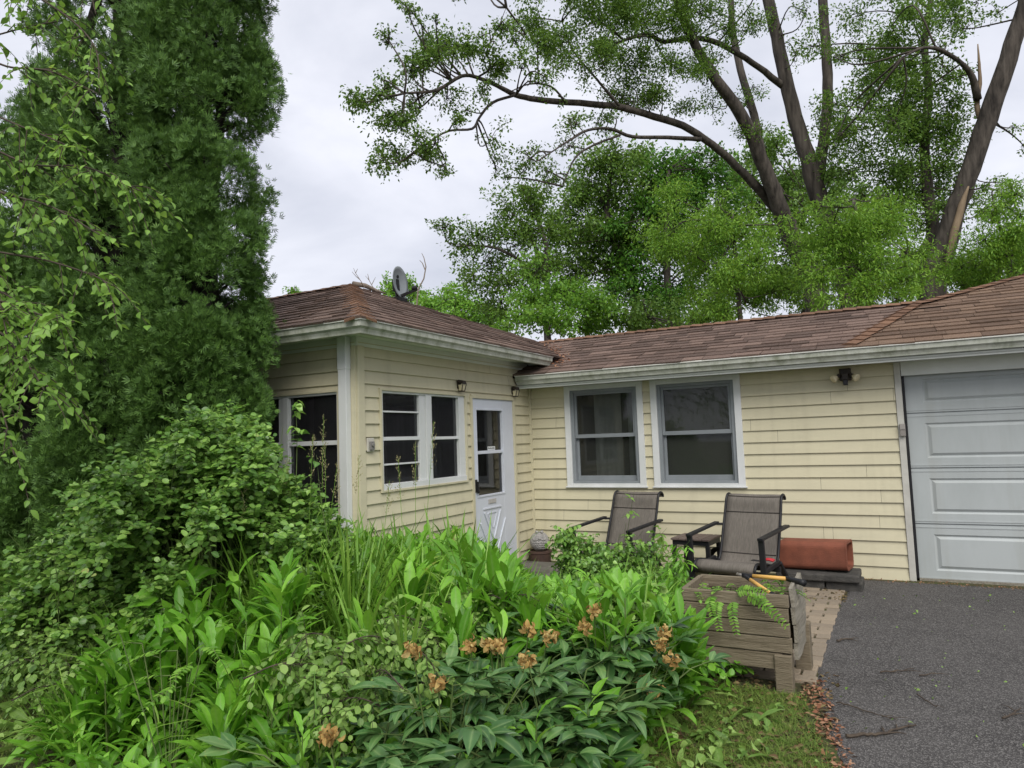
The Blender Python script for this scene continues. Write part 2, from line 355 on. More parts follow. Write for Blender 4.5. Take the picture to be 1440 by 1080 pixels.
# soffits
mb = MB(); mb.box((0.0, -.36, 2.141), (12.05, .05, 2.155)); mb.box((0.0, -WL-.33, 2.446), (.33, -.02, 2.46)); mb.box((-6.1, -WL-.33, 2.447), (0, -WL, 2.461)); mb.build('soffit', 'soffit', house)

# gutters: K profile swept along the eaves
def sweep(mb, path, outs, prof):
    n = len(prof); vs = []
    for p, o in zip(path, outs):
        for a, z in prof: vs.append(Vector(p)+Vector(o)*a+Vector((0, 0, z)))
    fs = [(i*n+k, (i+1)*n+k, (i+1)*n+(k+1) % n, i*n+(k+1) % n) for i in range(len(path)-1) for k in range(n)]
    fs += [tuple(range(n)), tuple(range((len(path)-1)*n, len(path)*n))[::-1]]
    mb.add(vs, fs)
K = [(0, -.012), (0, -.112), (.052, -.112), (.056, -.096), (.066, -.075), (.086, -.058), (.090, -.012)]
KL = [(-.004, -.010), (.094, -.010), (.102, -.012), (.104, -.002), (.098, .004), (-.004, .002)]
def gutter(path, outs):
    g = MB(); sweep(g, path, outs, K); o = g.build('gutter', 'gutter', house)
    l = MB(); sweep(l, path, outs, KL); l.build('gutter_lip', 'lip', o)
gutter([(.045, -.345, 2.276), (12.1, -.345, 2.276)], [(0, -1, 0)]*2)
gutter([(-6.2, -WL-.315, 2.512), (.315, -WL-.315, 2.512), (.315, -.10, 2.512)], [(0, -1, 0), (1, -1, 0), (1, 0, 0)])
mb = MB(); mb.box((.02, -.344, 2.120), (12.1, -.322, 2.272)); mb.build('fascia', 'soffit', house)
mb = MB(); mb.box((-6.2, -WL-.314, 2.43), (.292, -WL-.292, 2.505)); mb.box((.292, -WL-.314, 2.43), (.314, -.05, 2.505)); mb.box((.05, -.075, 2.43), (.291, -.052, 2.52)); mb.build('fascia', 'soffit', house)
# downspout at the wing corner
mb = MB(); c = Vector((-.115, -WL-.075, 0))
def ribbed(mb, x0, x1, y0, y1, z0, z1):
    n = 5; pts = []
    for i in range(n*2+1):
        x = x0+(x1-x0)*i/(2*n); pts.append((x, y0+(.006 if i % 2 else 0)))
    pts += [(x1, y1), (x0, y1)]
    k = len(pts); mb.add([(x, y, z0) for x, y in pts]+[(x, y, z1) for x, y in pts], [(i, (i+1) % k, k+(i+1) % k, k+i) for i in range(k)]+[tuple(range(k))[::-1], tuple(range(k, 2*k))])
mb.box((-.135, -WL-.088, .12), (-.046, -WL-.026, 2.22)); mb.box((-.139, -WL-.092, 2.16), (-.042, -WL-.0265, 2.444))
mb.bar((-.115, -WL-.08, .16), (-.115, -WL-.38, .05), .12, .08)
mb.build('downspout', 'white', house, bevel=.004)

# roof
def clip(poly, a, b):
    """keep the part of a 2-d polygon to the left of a->b"""
    o = []; f = lambda p: (b[0]-a[0])*(p[1]-a[1])-(b[1]-a[1])*(p[0]-a[0])
    for i in range(len(poly)):
        p, q = poly[i], poly[(i+1) % len(poly)]; fp_, fq = f(p), f(q)
        if fp_ >= 0: o.append(p)
        if fp_*fq < 0: t = fp_/(fp_-fq); o.append((p[0]+(q[0]-p[0])*t, p[1]+(q[1]-p[1])*t))
    return o
roof = MB().build('roof', 'deck', house)
def shingles(pts, m, e=.135, w=.30, tmax=.017):
    P = [Vector(p) for p in pts]; u = (P[1]-P[0]).normalized(); n = (P[1]-P[0]).cross(P[-1]-P[0]).normalized(); v = n.cross(u)
    uv = [((p-P[0]).dot(u), (p-P[0]).dot(v)) for p in P]
    mb = MB(); W = lambda a, b, h: P[0]+u*a+v*b+n*h
    vmax = max(b for a, b in uv); u0 = min(a for a, b in uv); u1 = max(a for a, b in uv); k = 0
    while k*e < vmax:
        x = u0-w*random.random()
        row = random.gauss(0, .004)
        while x < u1:
            ww = w*random.choice((.5, .75, 1, 1, 1.2)); t = random.uniform(.007, tmax)
            dz = row+random.gauss(0, .0045)
            a, b = k*e+(dz if k else -.02), (k+1)*e+.01
            c = [(x+.001, a), (x+ww-.002, a+random.gauss(0, .002)), (x+ww-.002, b), (x+.001, b)]
            q = c
            for i in range(len(uv)):
                if k == 0 and i == 0: continue
                if len(q) > 2: q = clip(q, uv[i], uv[(i+1) % len(uv)])
            if len(q) > 2:
                hh = lambda p: .003+t*max(0, 1-(p[1]-a)/(b-a))
                vs = [W(p[0], p[1], hh(p)) for p in q]; fs = [tuple(range(len(q)))]
                lo = [i for i, p in enumerate(q) if p[1] < a+.012]
                if len(lo) >= 2:
                    i, j = lo[0], lo[-1]
                    o = len(vs); vs += [W(q[i][0], q[i][1], -.004), W(q[j][0], q[j][1], -.004)]; fs.append((i, o, o+1, j))
                mb.add(vs, fs)
            x += ww
        k += 1
    o = mb.build('shingle_field', m, roof)
    d = MB(); d.add([p-n*.006 for p in P]+[p-n*.04 for p in P], [tuple(range(len(P))), tuple(range(len(P), 2*len(P)))[::-1]]+[(i, i+len(P), (i+1) % len(P)+len(P), (i+1) % len(P)) for i in range(len(P))])
    d.build('roof_deck', 'deck', roof); return o
PK = (-1.29, -1.86, 3.33); Q = (-.42, 1.23, 2.91); EX = .405; EY = -WL-.405; EZ = 2.520
HP = (5.51, 2.0, 3.20); HB = (4.45, 1.19, 2.895); HE = (3.70, -.43, 2.283)
shingles([(EX, EY, EZ), (EX, .17, EZ), Q, PK], 'shingle')
shingles([(-6.3, EY, EZ), (EX, EY, EZ), PK, (-5.3, -1.86, 3.33)], 'shingle')
shingles([(0.0, -.43, 2.284), (3.70, -.43, 2.284), HB, Q], 'shingle')
shingles([(3.70, -.43, 2.284), (12.1, -.43, 2.284), (12.1, 3.7, 3.85), (7.4, 3.7, 3.85), HP, HB], 'shingle2', e=.15)
mb = MB()      # the slopes that fall away at the back
mb.add([PK, Q, (-.42, 3.5, 2.6), (-3, 5.9, 2.4), (-6.3, 5.9, 2.4), (-5.3, -1.86, 3.33)], [(0, 1, 2, 3, 4, 5)])
mb.add([Q, HB, (4.45, 6.2, 2.3), (-.42, 6.2, 2.3), (-.42, 3.5, 2.6)], [(0, 1, 2, 3, 4)])
mb.add([HB, HP, (7.4, 3.7, 3.85), (12.1, 3.7, 3.85), (12.1, 6.3, 2.4), (4.45, 6.3, 2.3)], [(0, 1, 2, 3, 4, 5)])
mb.build('rear_slope', 'shingle', roof)
def caps(p, q, w=.15, e=.15, drop=.035, n2=None):
    p, q = Vector(p), Vector(q); d = (q-p); Ln = d.length; d.normalize(); s = d.cross(Vector((0, 0, 1))).normalized(); up = s.cross(d)
    mb = MB(); k = 0
    while k*e < Ln-.02:
        a = p+d*k*e; b = p+d*min(Ln, (k+1)*e+.03); h0 = .022+random.random()*.006; h1 = .012; ww = w*random.uniform(.93, 1.05)
        vs = []
        for c, h in ((a, h0), (b, h1)):
            vs += [c-s*ww+up*(h-drop), c+up*h, c+s*ww+up*(h-drop)]
        vs += [a-s*ww+up*(h0-drop-.02), a+up*(h0-.02), a+s*ww+up*(h0-drop-.02)]
        mb.add(vs, [(0, 1, 4, 3), (1, 2, 5, 4), (6, 7, 1, 0), (7, 8, 2, 1)]); k += 1
    return mb.build('ridge_cap', 'cap', roof)
caps((EX-.01, EY+.01, EZ), PK, w=.125, drop=.05)
caps((-5.3, -1.86, 3.33), PK, w=.13, drop=.05)
caps(Q, (HB[0], HB[1], HB[2]+.005), w=.13, drop=.045)
caps((3.72, -.38, 2.31), (HB[0]-.1, HB[1]-.15, HB[2]-.04), w=.10, drop=.02)
caps((HB[0]-.1, HB[1]-.15, HB[2]-.04), HP, w=.11, drop=.03); caps(HP, (7.4, 3.7, 3.85), w=.14, drop=.03)

# windows
MT['glass'] = glassmat('window_glass', (.10, .10, .11), .16); MT['screen'] = glassmat('screened_glass', (0.07, 0.074, 0.066), .34); MT['dglass'] = glassmat('door_glass', (0.08, 0.08, 0.08), .06, 1.75)  # window_glass: its grey veil paints a hazy reflection into the porch panes
def ring(mb, fr, u0, u1, z0, z1, l, r, t, b, o0, o1):
    fbox(mb, fr, u0, u0+l, z0, z1, o0, o1); fbox(mb, fr, u1-r, u1, z0, z1, o0, o1)
    fbox(mb, fr, u0+l, u1-r, z1-t, z1, o0, o1-.001); fbox(mb, fr, u0+l, u1-r, z0, z0+b, o0, o1-.001)
def pane(fr, u0, u1, z0, z1, o, m, parent):
    p = MB(); p.add([fp(fr, u0, z0, o), fp(fr, u1, z0, o), fp(fr, u1, z1, o), fp(fr, u0, z1, o)], [(0, 1, 2, 3)]); return p.build('pane', m, parent)
def hung_window(fr, H):
    u0, u1, z0, z1 = H
    mb = MB(); ring(mb, fr, u0-.004, u1+.004, z0-.004, z1+.004, .074, .074, .058, .032, -.09, .034); fbox(mb, fr, u0-.02, u1+.02, z0-.02, z0-.003, -.02, .046)
    win = mb.build('window', 'white', house, bevel=.003)
    a, b, c, d = u0+.070, u1-.070, z0+.028, z1-.054
    g = MB(); ring(g, fr, a, b, c, d, .04, .04, .035, .03, -.088, .012); g.build('frame', 'grey', win, bevel=.003)
    zm = (c+d)/2+.0
    s = MB(); ring(s, fr, a+.04, b-.04, zm-.02, d-.035, .03, .03, .03, .045, -.05, -.012); s.build('sash', 'grey', win, bevel=.003)
    s = MB(); ring(s, fr, a+.04, b-.04, c+.03, zm+.024, .03, .03, .04, .06, -.085, -.053); s.build('sash', 'grey', win, bevel=.003)
    pane(fr, a+.069, b-.069, zm+.024, d-.064, -.03, 'screen', win); pane(fr, a+.069, b-.069, c+.089, zm-.015, -.068, 'screen', win)
    return win
w1 = hung_window(FR_MAIN, W1); w2 = hung_window(FR_MAIN, W2)
MT['curtain'] = mat('sheer_curtain', (0.34, 0.35, 0.33), (0.24, 0.25, 0.235), 0.9, 3); MT['blind'] = mat('roller_blind', (0.13, 0.13, 0.105), (0.11, 0.11, 0.09), 0.9, 2)
def curtain(u0, u1, z0, z1, y, amp, parent, m, n=60):
    mb = MB(); vs = []; ph = random.random()*6
    for i in range(n+1):
        u = u0+(u1-u0)*i/n; a = amp*(math.sin(i*.9+ph)+.6*math.sin(i*.37+ph*2))
        vs += [(u, y+a, z0), (u, y+a*.7, z1)]
    mb.add(vs, [(2*i, 2*i+2, 2*i+3, 2*i+1) for i in range(n)]); return mb.build('curtain', m, parent, smooth=True)
curtain(.80, 1.16, .95, 2.1, .2, .014, w1, 'curtain', 24); curtain(1.22, 1.34, .95, 2.1, .24, .012, w1, 'curtain', 10)
curtain(1.60, 2.62, .9, 2.13, .17, .0012, w2, 'blind', 12)

def porch_window(fr, H, cols, muntins):
    """white slider set in a cream channel: cols = list of (u0,u1), muntins = per column list of (z, thickness)"""
    u0, u1, z0, z1 = H
    mb = MB(); ring(mb, fr, u0-.012, u1+.012, z0-.012, z1+.012, .026, .026, .022, .02, -.06, .032)
    win = mb.build('window', 'siding', house, bevel=.002)
    a, b, c, d = u0+.012, u1-.012, z0+.006, z1-.008
    g = MB(); fbox(g, fr, a, b, c, c+.055, -.06, .024); fbox(g, fr, a, b, d-.022, d, -.06, .012)
    xs = [a]
    fbox(g, fr, a, cols[0][0], c+.055, d-.022, -.06, .013); fbox(g, fr, cols[-1][1], b, c+.055, d-.022, -.06, .013)
    for p, q in zip(cols, cols[1:]):
        mid = (p[1]+q[0])/2
        fbox(g, fr, p[1], mid, c+.055, d-.022, -.06, .002); fbox(g, fr, mid+.001, q[0], c+.055, d-.022, -.06, .016)
    g.build('frame', 'white', win, bevel=.003)
    for (p, q), ms in zip(cols, muntins):
        r = MB()
        for z, t in ms: fbox(r, fr, p+.001, q-.001, z-t/2, z+t/2, -.04, -.004 if t < .03 else .004)
        r.build('muntin', 'white', win, bevel=.002)
        pane(fr, p-.002, q+.002, c+.05, d-.02, -.025, 'glass', win)
    return win
porch_window(FR_SIDE, SW, [(-2.925, -2.36), (-2.165, -1.665)], [[(1.80, .016), (1.55, .034), (1.315, .016)], [(1.545, .03)]])
porch_window(FR_FRONT, FW, [(-2.15, -1.62), (-1.50, -.945), (-.815, -.225)], [[(1.53, .04)], [(1.53, .04)], [(1.53, .04)]])

# storm door
mb = MB(); fr = FR_SIDE; u0, u1, z0, z1 = SD
ring(mb, fr, u0-.03, u0+.012, z0, z1+.002, .021, .02, .001, .001, -.09, .03); fbox(mb, fr, u0-.012, u1+.03, z1-.012, z1+.028, -.09, .031); fbox(mb, fr, u1-.012, u1+.03, z0, z1-.013, -.09, .03)
mb.build('door_frame', 'siding', house, bevel=.003)
gy0, gy1, gz0, gz1, rz_ = -1.315, -.735, .90, 1.845, 1.372
mb = MB(); a, b = u0+.014, u1-.014
fbox(mb, fr, a, gy0, z0, z1-.014, -.035, .012); fbox(mb, fr, gy1, b, z0, z1-.014, -.035, .012)
fbox(mb, fr, gy0, gy1, gz1, z1-.014, -.035, .0115); fbox(mb, fr, gy0, gy1, z0, gz0, -.035, .0115); fbox(mb, fr, gy0, gy1, rz_-.018, rz_+.018, -.03, .008)
door = mb.build('storm_door', 'door', house, bevel=.003)
mb = MB(); ring(mb, fr, gy0-.022, gy1+.022, gz0-.022, gz1+.022, .022, .022, .022, .022, .0125, .02); mb.build('glass_bead', 'door', door, bevel=.004)
pane(fr, gy0, gy1, rz_+.016, gz1, -.015, 'dglass', door); pane(fr, gy0, gy1, gz0, rz_-.016, -.015, 'dglass', door)
def seg(mb, p, q, w=.022, o=.013, h=.010): mb.bar(fp(fr, p[0], p[1], o+h/2-.001), fp(fr, q[0], q[1], o+h/2-.001), w, h, up=fr[2])
mb = MB(); mid = (gy0+gy1)/2   # crossbuck relief: two V frames
seg(mb, (mid-.20, .745), (mid+.20, .745), .018); seg(mb, (mid-.18, .705), (mid+.0, .40), h=.013); seg(mb, (mid+.18, .705), (mid+.02, .40), h=.013)
seg(mb, (mid-.10, .69), (mid+.0, .52), .018, h=.007); seg(mb, (mid+.10, .69), (mid+.02, .52), .018, h=.007); seg(mb, (mid-.10, .692), (mid+.10, .692), .018, h=.006)
seg(mb, (mid-.27, .60), (mid-.07, .27), h=.013); seg(mb, (mid+.29, .60), (mid+.09, .27), h=.013); seg(mb, (mid-.18, .12), (mid+.2, .12), .018)
mb.build('crossbuck', 'door', door, bevel=.003)
mb = MB(); fbox(mb, fr, mid-.085, mid+.085, .795, .845, .0125, .020); mb.build('mail_slot', mat('slot_metal', (.48, .46, .44), (.36, .34, .32), .45, 20), door, bevel=.003)
mb = MB(); fbox(mb, fr, mid-.02, mid+.15, 1.393, 1.435, -.0135, -.012); st = mb.build('sticker', 'white', door)
mb = MB()
for k in range(9):
    x = mid-.008+k*.016; hgt = random.uniform(.008, .016); fbox(mb, fr, x, x+.011, 1.408, 1.408+hgt, -.0119, -.0112)
mb.build('print', 'black', st)
mb = MB(); mb.bar(fp(fr, u0+.058, 1.06, .035), fp(fr, u0+.062, .93, .04), .02, .02, up=fr[2]); fbox(mb, fr, u0+.04, u0+.078, .94, 1.08, .012, .022); mb.tube([fp(fr, u0+.058, 1.04, .02), fp(fr, u0+.058, 1.04, .05)], .011)
mb.build('handle', 'black', door, bevel=.003)
# concrete step under the door
mb = MB(); mb.box((.02, -1.55, 0), (.75, -.4, .055)); mb.build('step', 'found', house, bevel=.01)

# garage door: four sections with long raised panels
mb = MB(); g = []
gx0, gx1, oy = 4.165, 9.2, .055
def gq(a, b, c, d): mb.add([a, b, c, d], [(0, 1, 2, 3)])
secs = [0.0, .545, 1.085, 1.625, 2.06]
for za, zb in zip(secs, secs[1:]):
    fy = oy; xs = [gx0+.02]; pw = 1.10; px = gx0+.17; cells = []
    while px+pw < gx1: cells.append((px, px+pw)); px += pw+.13
    pz0, pz1 = za+.10, zb-.10
    # front skin with recessed and raised panels, as rings of quads
    us = [gx0+.005]
    def rectring(r0, r1, y0, y1):
        (a0, a1, b0, b1), (c0, c1, d0, d1) = r0, r1
        A = [(a0, y0, b0), (a1, y0, b0), (a1, y0, b1), (a0, y0, b1)]; B = [(c0, y1, d0), (c1, y1, d0), (c1, y1, d1), (c0, y1, d1)]
        for i in range(4): gq(A[i], A[(i+1) % 4], B[(i+1) % 4], B[i])
    prev = gx0+.005
    for i, (a, b) in enumerate(cells):
        nx = (b+cells[i+1][0])/2 if i+1 < len(cells) else gx1
        rectring((prev, nx, za+.006, zb-.006), (a, b, pz0, pz1), fy, fy)
        rectring((a, b, pz0, pz1), (a+.018, b-.018, pz0+.018, pz1-.018), fy, fy+.014)
        rectring((a+.018, b-.018, pz0+.018, pz1-.018), (a+.05, b-.05, pz0+.045, pz1-.045), fy+.014, fy-.002)
        y = fy-.002; gq((a+.05, y, pz0+.045), (b-.05, y, pz0+.045), (b-.05, y, pz1-.045), (a+.05, y, pz1-.045)); prev = nx
    # tongue grooves at the section edges
    for z in (za+.03, zb-.03): mb.box((gx0+.005, fy-.004, z-.006), (gx1, fy+.002, z+.006))
    mb.box((gx0+.005, fy+.012, za), (gx1, fy+.03, zb))
gdo = mb.build('garage_door', 'gdoor', house)
mb = MB(); mb.box((gx0, .03, -.01), (gx1, .07, .022)); mb.build('weather_strip', 'woodp', gdo)
mb = MB(); mb.box((gx0-.002, .03, .0), (gx0+.022, .052, 2.06)); mb.build('seal', 'black', gdo)
mb = MB(); mb.box((gx0, -.02, 2.0), (gx1, .03, 2.14)); mb.build('door_header', 'soffit', house)

# dim rooms behind the windows
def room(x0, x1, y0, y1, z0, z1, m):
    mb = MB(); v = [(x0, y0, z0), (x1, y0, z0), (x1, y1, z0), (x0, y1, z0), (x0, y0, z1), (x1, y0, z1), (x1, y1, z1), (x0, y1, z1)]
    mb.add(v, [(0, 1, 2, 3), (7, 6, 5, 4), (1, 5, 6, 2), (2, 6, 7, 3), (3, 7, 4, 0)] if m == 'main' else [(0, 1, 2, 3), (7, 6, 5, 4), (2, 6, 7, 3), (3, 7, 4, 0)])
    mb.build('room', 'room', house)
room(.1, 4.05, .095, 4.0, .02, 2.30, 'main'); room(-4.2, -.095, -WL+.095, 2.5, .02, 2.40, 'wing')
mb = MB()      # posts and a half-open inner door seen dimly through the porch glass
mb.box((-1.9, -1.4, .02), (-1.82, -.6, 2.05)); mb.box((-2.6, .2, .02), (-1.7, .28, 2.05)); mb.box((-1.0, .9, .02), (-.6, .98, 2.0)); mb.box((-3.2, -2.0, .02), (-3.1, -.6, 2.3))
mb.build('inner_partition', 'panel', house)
# ------------------------------------------------------------------ things about the house
# chairs: sling seat on a black frame, facing -y locally
def make_chair(loc, rz, label):
    t = thing('patio_chair', loc, label, 'chair', 'sling patio chairs along the wall', rz)
    prof = [(-.335, .235), (-.375, .265), (-.385, .300), (-.355, .335), (-.29, .345), (-.12, .315), (.05, .275), (.13, .268), (.175, .31), (.225, .42), (.285, .575), (.335, .70), (.365, .79), (.385, .845), (.415, .878), (.455, .885), (.49, .862), (.50, .835)]
    P = catmull([(0, y, z) for y, z in prof], 5); n = len(P); W_ = .272; m = 8
    vs = []; fs = []
    seams = (.50, .665, .80)
    for i, p in enumerate(P):
        s = i/(n-1); tg = (P[min(i+1, n-1)]-P[max(i-1, 0)]).normalized(); nr = Vector((0, -tg.z, tg.y))
        dm = min([abs(s-q) for q in seams]+[1]); puff = .010*min(1, dm/.05)
        wid = W_*(1.0 if s < .45 else 1-.05*(s-.45)/.55)
        for k in range(m+1):
            x = -1+2*k/m
            vs.append(Vector((x*wid, p.y, p.z))+nr*(puff*(1-x**4)-.012*(1-x*x)))
    for i in range(n-1):
        for k in range(m): fs.append((i*(m+1)+k, i*(m+1)+k+1, (i+1)*(m+1)+k+1, (i+1)*(m+1)+k))
    sl_ = MB().add(vs, fs).build('sling', 'sling', t, smooth=True)
    so_ = sl_.modifiers.new('solid', 'SOLIDIFY'); so_.thickness = .012; so_.offset = -1
    for q in seams:
        i = int(q*(n-1)); p = P[i]; tg = (P[i+1]-P[i-1]).normalized(); nr = Vector((0, -tg.z, tg.y))
        s = MB(); s.tube([Vector((x*W_*.96, p.y, p.z))+nr*(.004-.012*(1-x*x)) for x in np.linspace(-1, 1, 9)], .0045, 6); s.build('seam', 'seam', sl_)
    for sx in (-1, 1):
        r = MB(); r.tube([Vector((sx*W_*(1.0 if i < n*.45 else 1-.05*(i/(n-1)-.45)/.55)+sx*.008, p.y, p.z)) for i, p in enumerate(P)], .013, 8); r.build('side_rail', 'black', t, smooth=True)
        l = MB(); l.bar((sx*.335, -.31, 0), (sx*.335, -.345, .565), .05, .028, up=(0, 1, 0)); l.build('leg', 'black', t, bevel=.004)
        l = MB(); l.bar((sx*.31, .42, 0), (sx*.31, .12, .30), .045, .028, up=(0, 1, 0)); l.bar((sx*.31, .12, .30), (sx*.31, -.33, .26), .03, .04); l.build('leg', 'black', t, bevel=.004)
        a = MB(); a.bar((sx*.335, -.372, .566), (sx*.345, .29, .612), .05, .024); a.bar((sx*.345, .27, .600), (sx*.27, .30, .600), .022, .022); a.build('armrest', 'black', t, bevel=.004)
    c = MB()
    for y, z in ((-.30, .25), (.10, .24)): c.bar((-.33, y, z), (.33, y, z), .03, .05)
    c.build('cross_bar', 'black', t, bevel=.004)
    return t
make_chair((2.735, -1.13, 0), -.20, 'brown sling patio chair behind the wooden planter, seat and both arms in full view')
make_chair((1.47, -.92, 0), -.20, 'brown sling patio chair half hidden by the leafy shrub, under the gap between the windows')

# side table between them
t = thing('side_table', (2.20, -.62, 0), 'small dark slatted side table between the two patio chairs', 'table', rz=-.1)
mb = MB()
for k in range(5): mb.box((-.20+k*.081, -.20, .425), (-.20+k*.081+.074, .20, .445))
mb.build('tabletop', 'ttop', t, bevel=.004)
mb = MB()
for y in (-.165, .165): mb.box((-.19, y-.012, .375), (.19, y+.012, .424))
for x in (-.178, .178): mb.box((x-.012, -.152, .376), (x+.012, .152, .423))
mb.build('apron', 'black', t, bevel=.003)
for sx in (-1, 1):
    for sy in (-1, 1):
        l = MB(); l.bar((sx*.185, sy*.17, 0), (sx*.175, sy*.165, .374), .042, .042, up=(0, 1, 0)); l.build('leg', 'black', t, bevel=.004)
# coil of hose / small wheel seen under the table
t = thing('hose_coil', (2.42, -.42, 0), 'dark coiled garden hose leaning at the wall behind the side table', 'hose')
mb = MB()
for k in range(4):
    mb.tube([Vector((2.42+(.135+.01*k)*math.cos(g), -.40-.03*k+.01*math.sin(3*g), .16+(.135+.01*k)*math.sin(g))) for g in np.linspace(0, 2*PI, 26)], .012, 6, cap=False)
mb.build('hose', 'black', t, smooth=True)

# red pruner lying on the chair seat
t = thing('hand_pruner', (3.0, -1.18, .31), 'red handled hand pruner lying on the seat of the chair behind the planter', 'pruner')
for s, nm in ((1, 'handle'), (-1, 'handle')):
    mb = MB(); mb.tube(catmull([(2.93, -1.30, .337), (2.97, -1.29+.008*s, .352), (3.0, -1.275+.02*s, .357), (3.05, -1.26+.028*s, .345)], 4), [.006]+[.010]*11+[.008], 8); mb.build(nm, 'red', t, smooth=True)
mb = MB(); mb.bar((2.93, -1.30, .340), (2.86, -1.325, .350), .022, .006); mb.bar((2.93, -1.295, .344), (2.87, -1.29, .350), .014, .006); mb.build('blade', 'black', t, bevel=.002)

# clay flue liner on a low block
t = thing('block_stack', (3.36, -.52, 0), 'dark weathered concrete blocks on the ground under the terracotta flue', 'block')
mb = MB(); mb.box((3.02, -.74, 0), (3.40, -.36, .09)); mb.build('block', 'block', t, bevel=.012)
mb = MB(); mb.box((3.41, -.73, 0), (3.72, -.36, .085)); mb.build('block', 'block', t, bevel=.012)
mb = MB(); mb.box((2.98, -.77, .0905), (3.70, -.33, .155)); mb.build('slab', 'block', t, bevel=.012)
t = thing('clay_flue', (3.32, -.50, .156), 'terracotta rectangular flue liner lying on its side against the siding', 'flue liner', rz=-.13)
def rrect(w, h, r, k=5):
    o = []
    for cx, cy, a0 in ((w/2-r, h/2-r, 0), (-w/2+r, h/2-r, PI/2), (-w/2+r, -h/2+r, PI), (w/2-r, -h/2+r, 1.5*PI)):
        for i in range(k+1): g = a0+PI/2*i/k; o.append((cx+r*math.cos(g), cy+r*math.sin(g)))
    return o
O = rrect(.30, .265, .055); I = rrect(.25, .215, .04); nn = len(O); mb = MB(); vs = []; fs = []
tilt = .03
for x, a, sc in ((-.305, O, 1), (-.30, O, 1.0), (.285, O, 1.0), (.305, O, 1.02), (.305, I, 1.0), (-.305, I, 1.0)):
    vs += [(x, p*sc, .135+q*sc+tilt*(x+.3)) for p, q in a]
for i in range(6):
    for k in range(nn): fs.append((i*nn+k, i*nn+(k+1) % nn, ((i+1) % 6)*nn+(k+1) % nn, ((i+1) % 6)*nn+k))
mb.add(vs, fs).build('tile', 'terra', t, smooth=False, bevel=.004)

# concrete owl ball on a brown pot
t = thing('pot', (.19, -.22, 0), 'low brown pot beside the storm door carrying a round concrete owl', 'pot')
MB().lathe([(.10, 0), (.125, .01), (.14, .12), (.148, .13), (.148, .155), (.13, .157), (.125, .14)], 24, (.19, -.22, 0)).build('pot_body', 'pot', t, smooth=False)
t = thing('owl_ornament', (.19, -.22, .157), 'round grey concrete owl ornament with ring eyes in the corner by the door', 'ornament')
c = Vector((.19, -.22, .262)); mb = MB(); R_ = .118
mb.lathe([(R_*math.sin(a), -R_*math.cos(a)) for a in np.linspace(.02, PI-.02, 22)], 32, c)
mb.build('owl_body', 'stone', t, smooth=True)
fw = (Vector(CAM)-c).normalized(); rt = fw.cross(Vector((0, 0, 1))).normalized()*-1; up = rt.cross(fw)*-1
if up.z < 0: up = -up
def sp(a, b, r=R_): return c+(fw*math.cos(a)*math.cos(b)+rt*math.sin(a)*math.cos(b)+up*math.sin(b))*r
for s in (-1, 1):
    mb = MB()
    for rr in (.16, .27, .38): mb.tube([sp(s*.40+rr*math.cos(g), .42+rr*.85*math.sin(g), R_+.003) for g in np.linspace(0, 2*PI, 20)], .0075, 6, cap=False)
    mb.lathe([(.001, -.01), (.011, -.006), (.013, .0), (.011, .007), (.001, .01)], 10, sp(s*.40, .42, R_+.002)); mb.build('eye', 'stone', t, smooth=True)
    mb = MB(); mb.tube([sp(s*.3, .95), sp(s*.52, 1.05, R_+.014), sp(s*.62, .98, R_+.03)], [.022, .016, .003], 8); mb.build('ear_tuft', 'stone', t, smooth=True)
mb = MB(); mb.tube([sp(0, .34), sp(0, .22, R_+.014), sp(0, .08, R_+.004)], [.006, .013, .003], 8); mb.build('beak', 'stone', t, smooth=True)
mb = MB()
for r in range(4):
    for k in range(-3, 4):
        a = k*.24+(r % 2)*.12; b = -.1-r*.22
        mb.tube([sp(a+.1*math.cos(g), b+.11*math.sin(g), R_+.0005) for g in np.linspace(PI, 2*PI, 8)], .0045, 5)
mb.build('feather', 'stone', t, smooth=True)

# satellite dish on the wing roof
dc = Vector(at(562, 398, 8.35))
def seg_at(px):
    best = min(np.linspace(0, 1, 400), key=lambda k: abs(proj(np.array(PK)+(np.array(Q)-np.array(PK))*k)[0]-px)); return Vector(PK)+(Vector(Q)-Vector(PK))*float(best)
bp_ = seg_at(559)
dep = float((np.array(bp_)-CAM)@FWD); dc = Vector(at(561.5, 397, dep)); sc_ = dep/FPX
t = thing('satellite_dish', bp_, 'grey oval satellite dish seen nearly edge on at the crest of the wing roof', 'satellite dish')
nrm = (Vector(RGT)*.93+Vector(FWD)*-.36+Vector((0, 0, .13))).normalized(); ax = Vector((0, 0, 1)); ax = (ax-nrm*ax.dot(nrm)).normalized()
ax = (ax-nrm.cross(ax)*0).normalized(); sd = nrm.cross(ax)
lean = (ax*math.cos(.05)+sd*math.sin(.05)); Hh = 22.5*sc_; Ww = Hh*.9
mb = MB(); vs = []; fs = []; rings = 6; kk = 28
for side in (0, 1):
    for i in range(rings+1):
        q = i/rings
        for k in range(kk):
            g = 2*PI*k/kk; vs.append(dc+ax*(Hh*q*math.sin(g))+sd*(Ww*q*math.cos(g))+nrm*((q*q-.6)*.05-(.008 if side else 0)))
nr_ = (rings+1)*kk
for side in (0, 1):
    for i in range(rings):
        for k in range(kk): fs.append(tuple(side*nr_+j for j in (i*kk+k, i*kk+(k+1) % kk, (i+1)*kk+(k+1) % kk, (i+1)*kk+k)))
for k in range(kk): fs.append((rings*kk+k, rings*kk+(k+1) % kk, nr_+rings*kk+(k+1) % kk, nr_+rings*kk+k))
mb.add(vs, fs).build('reflector', 'dish', t, smooth=True)
mb = MB(); mk = dc+ax*(Hh*.38)+nrm*(-.012)
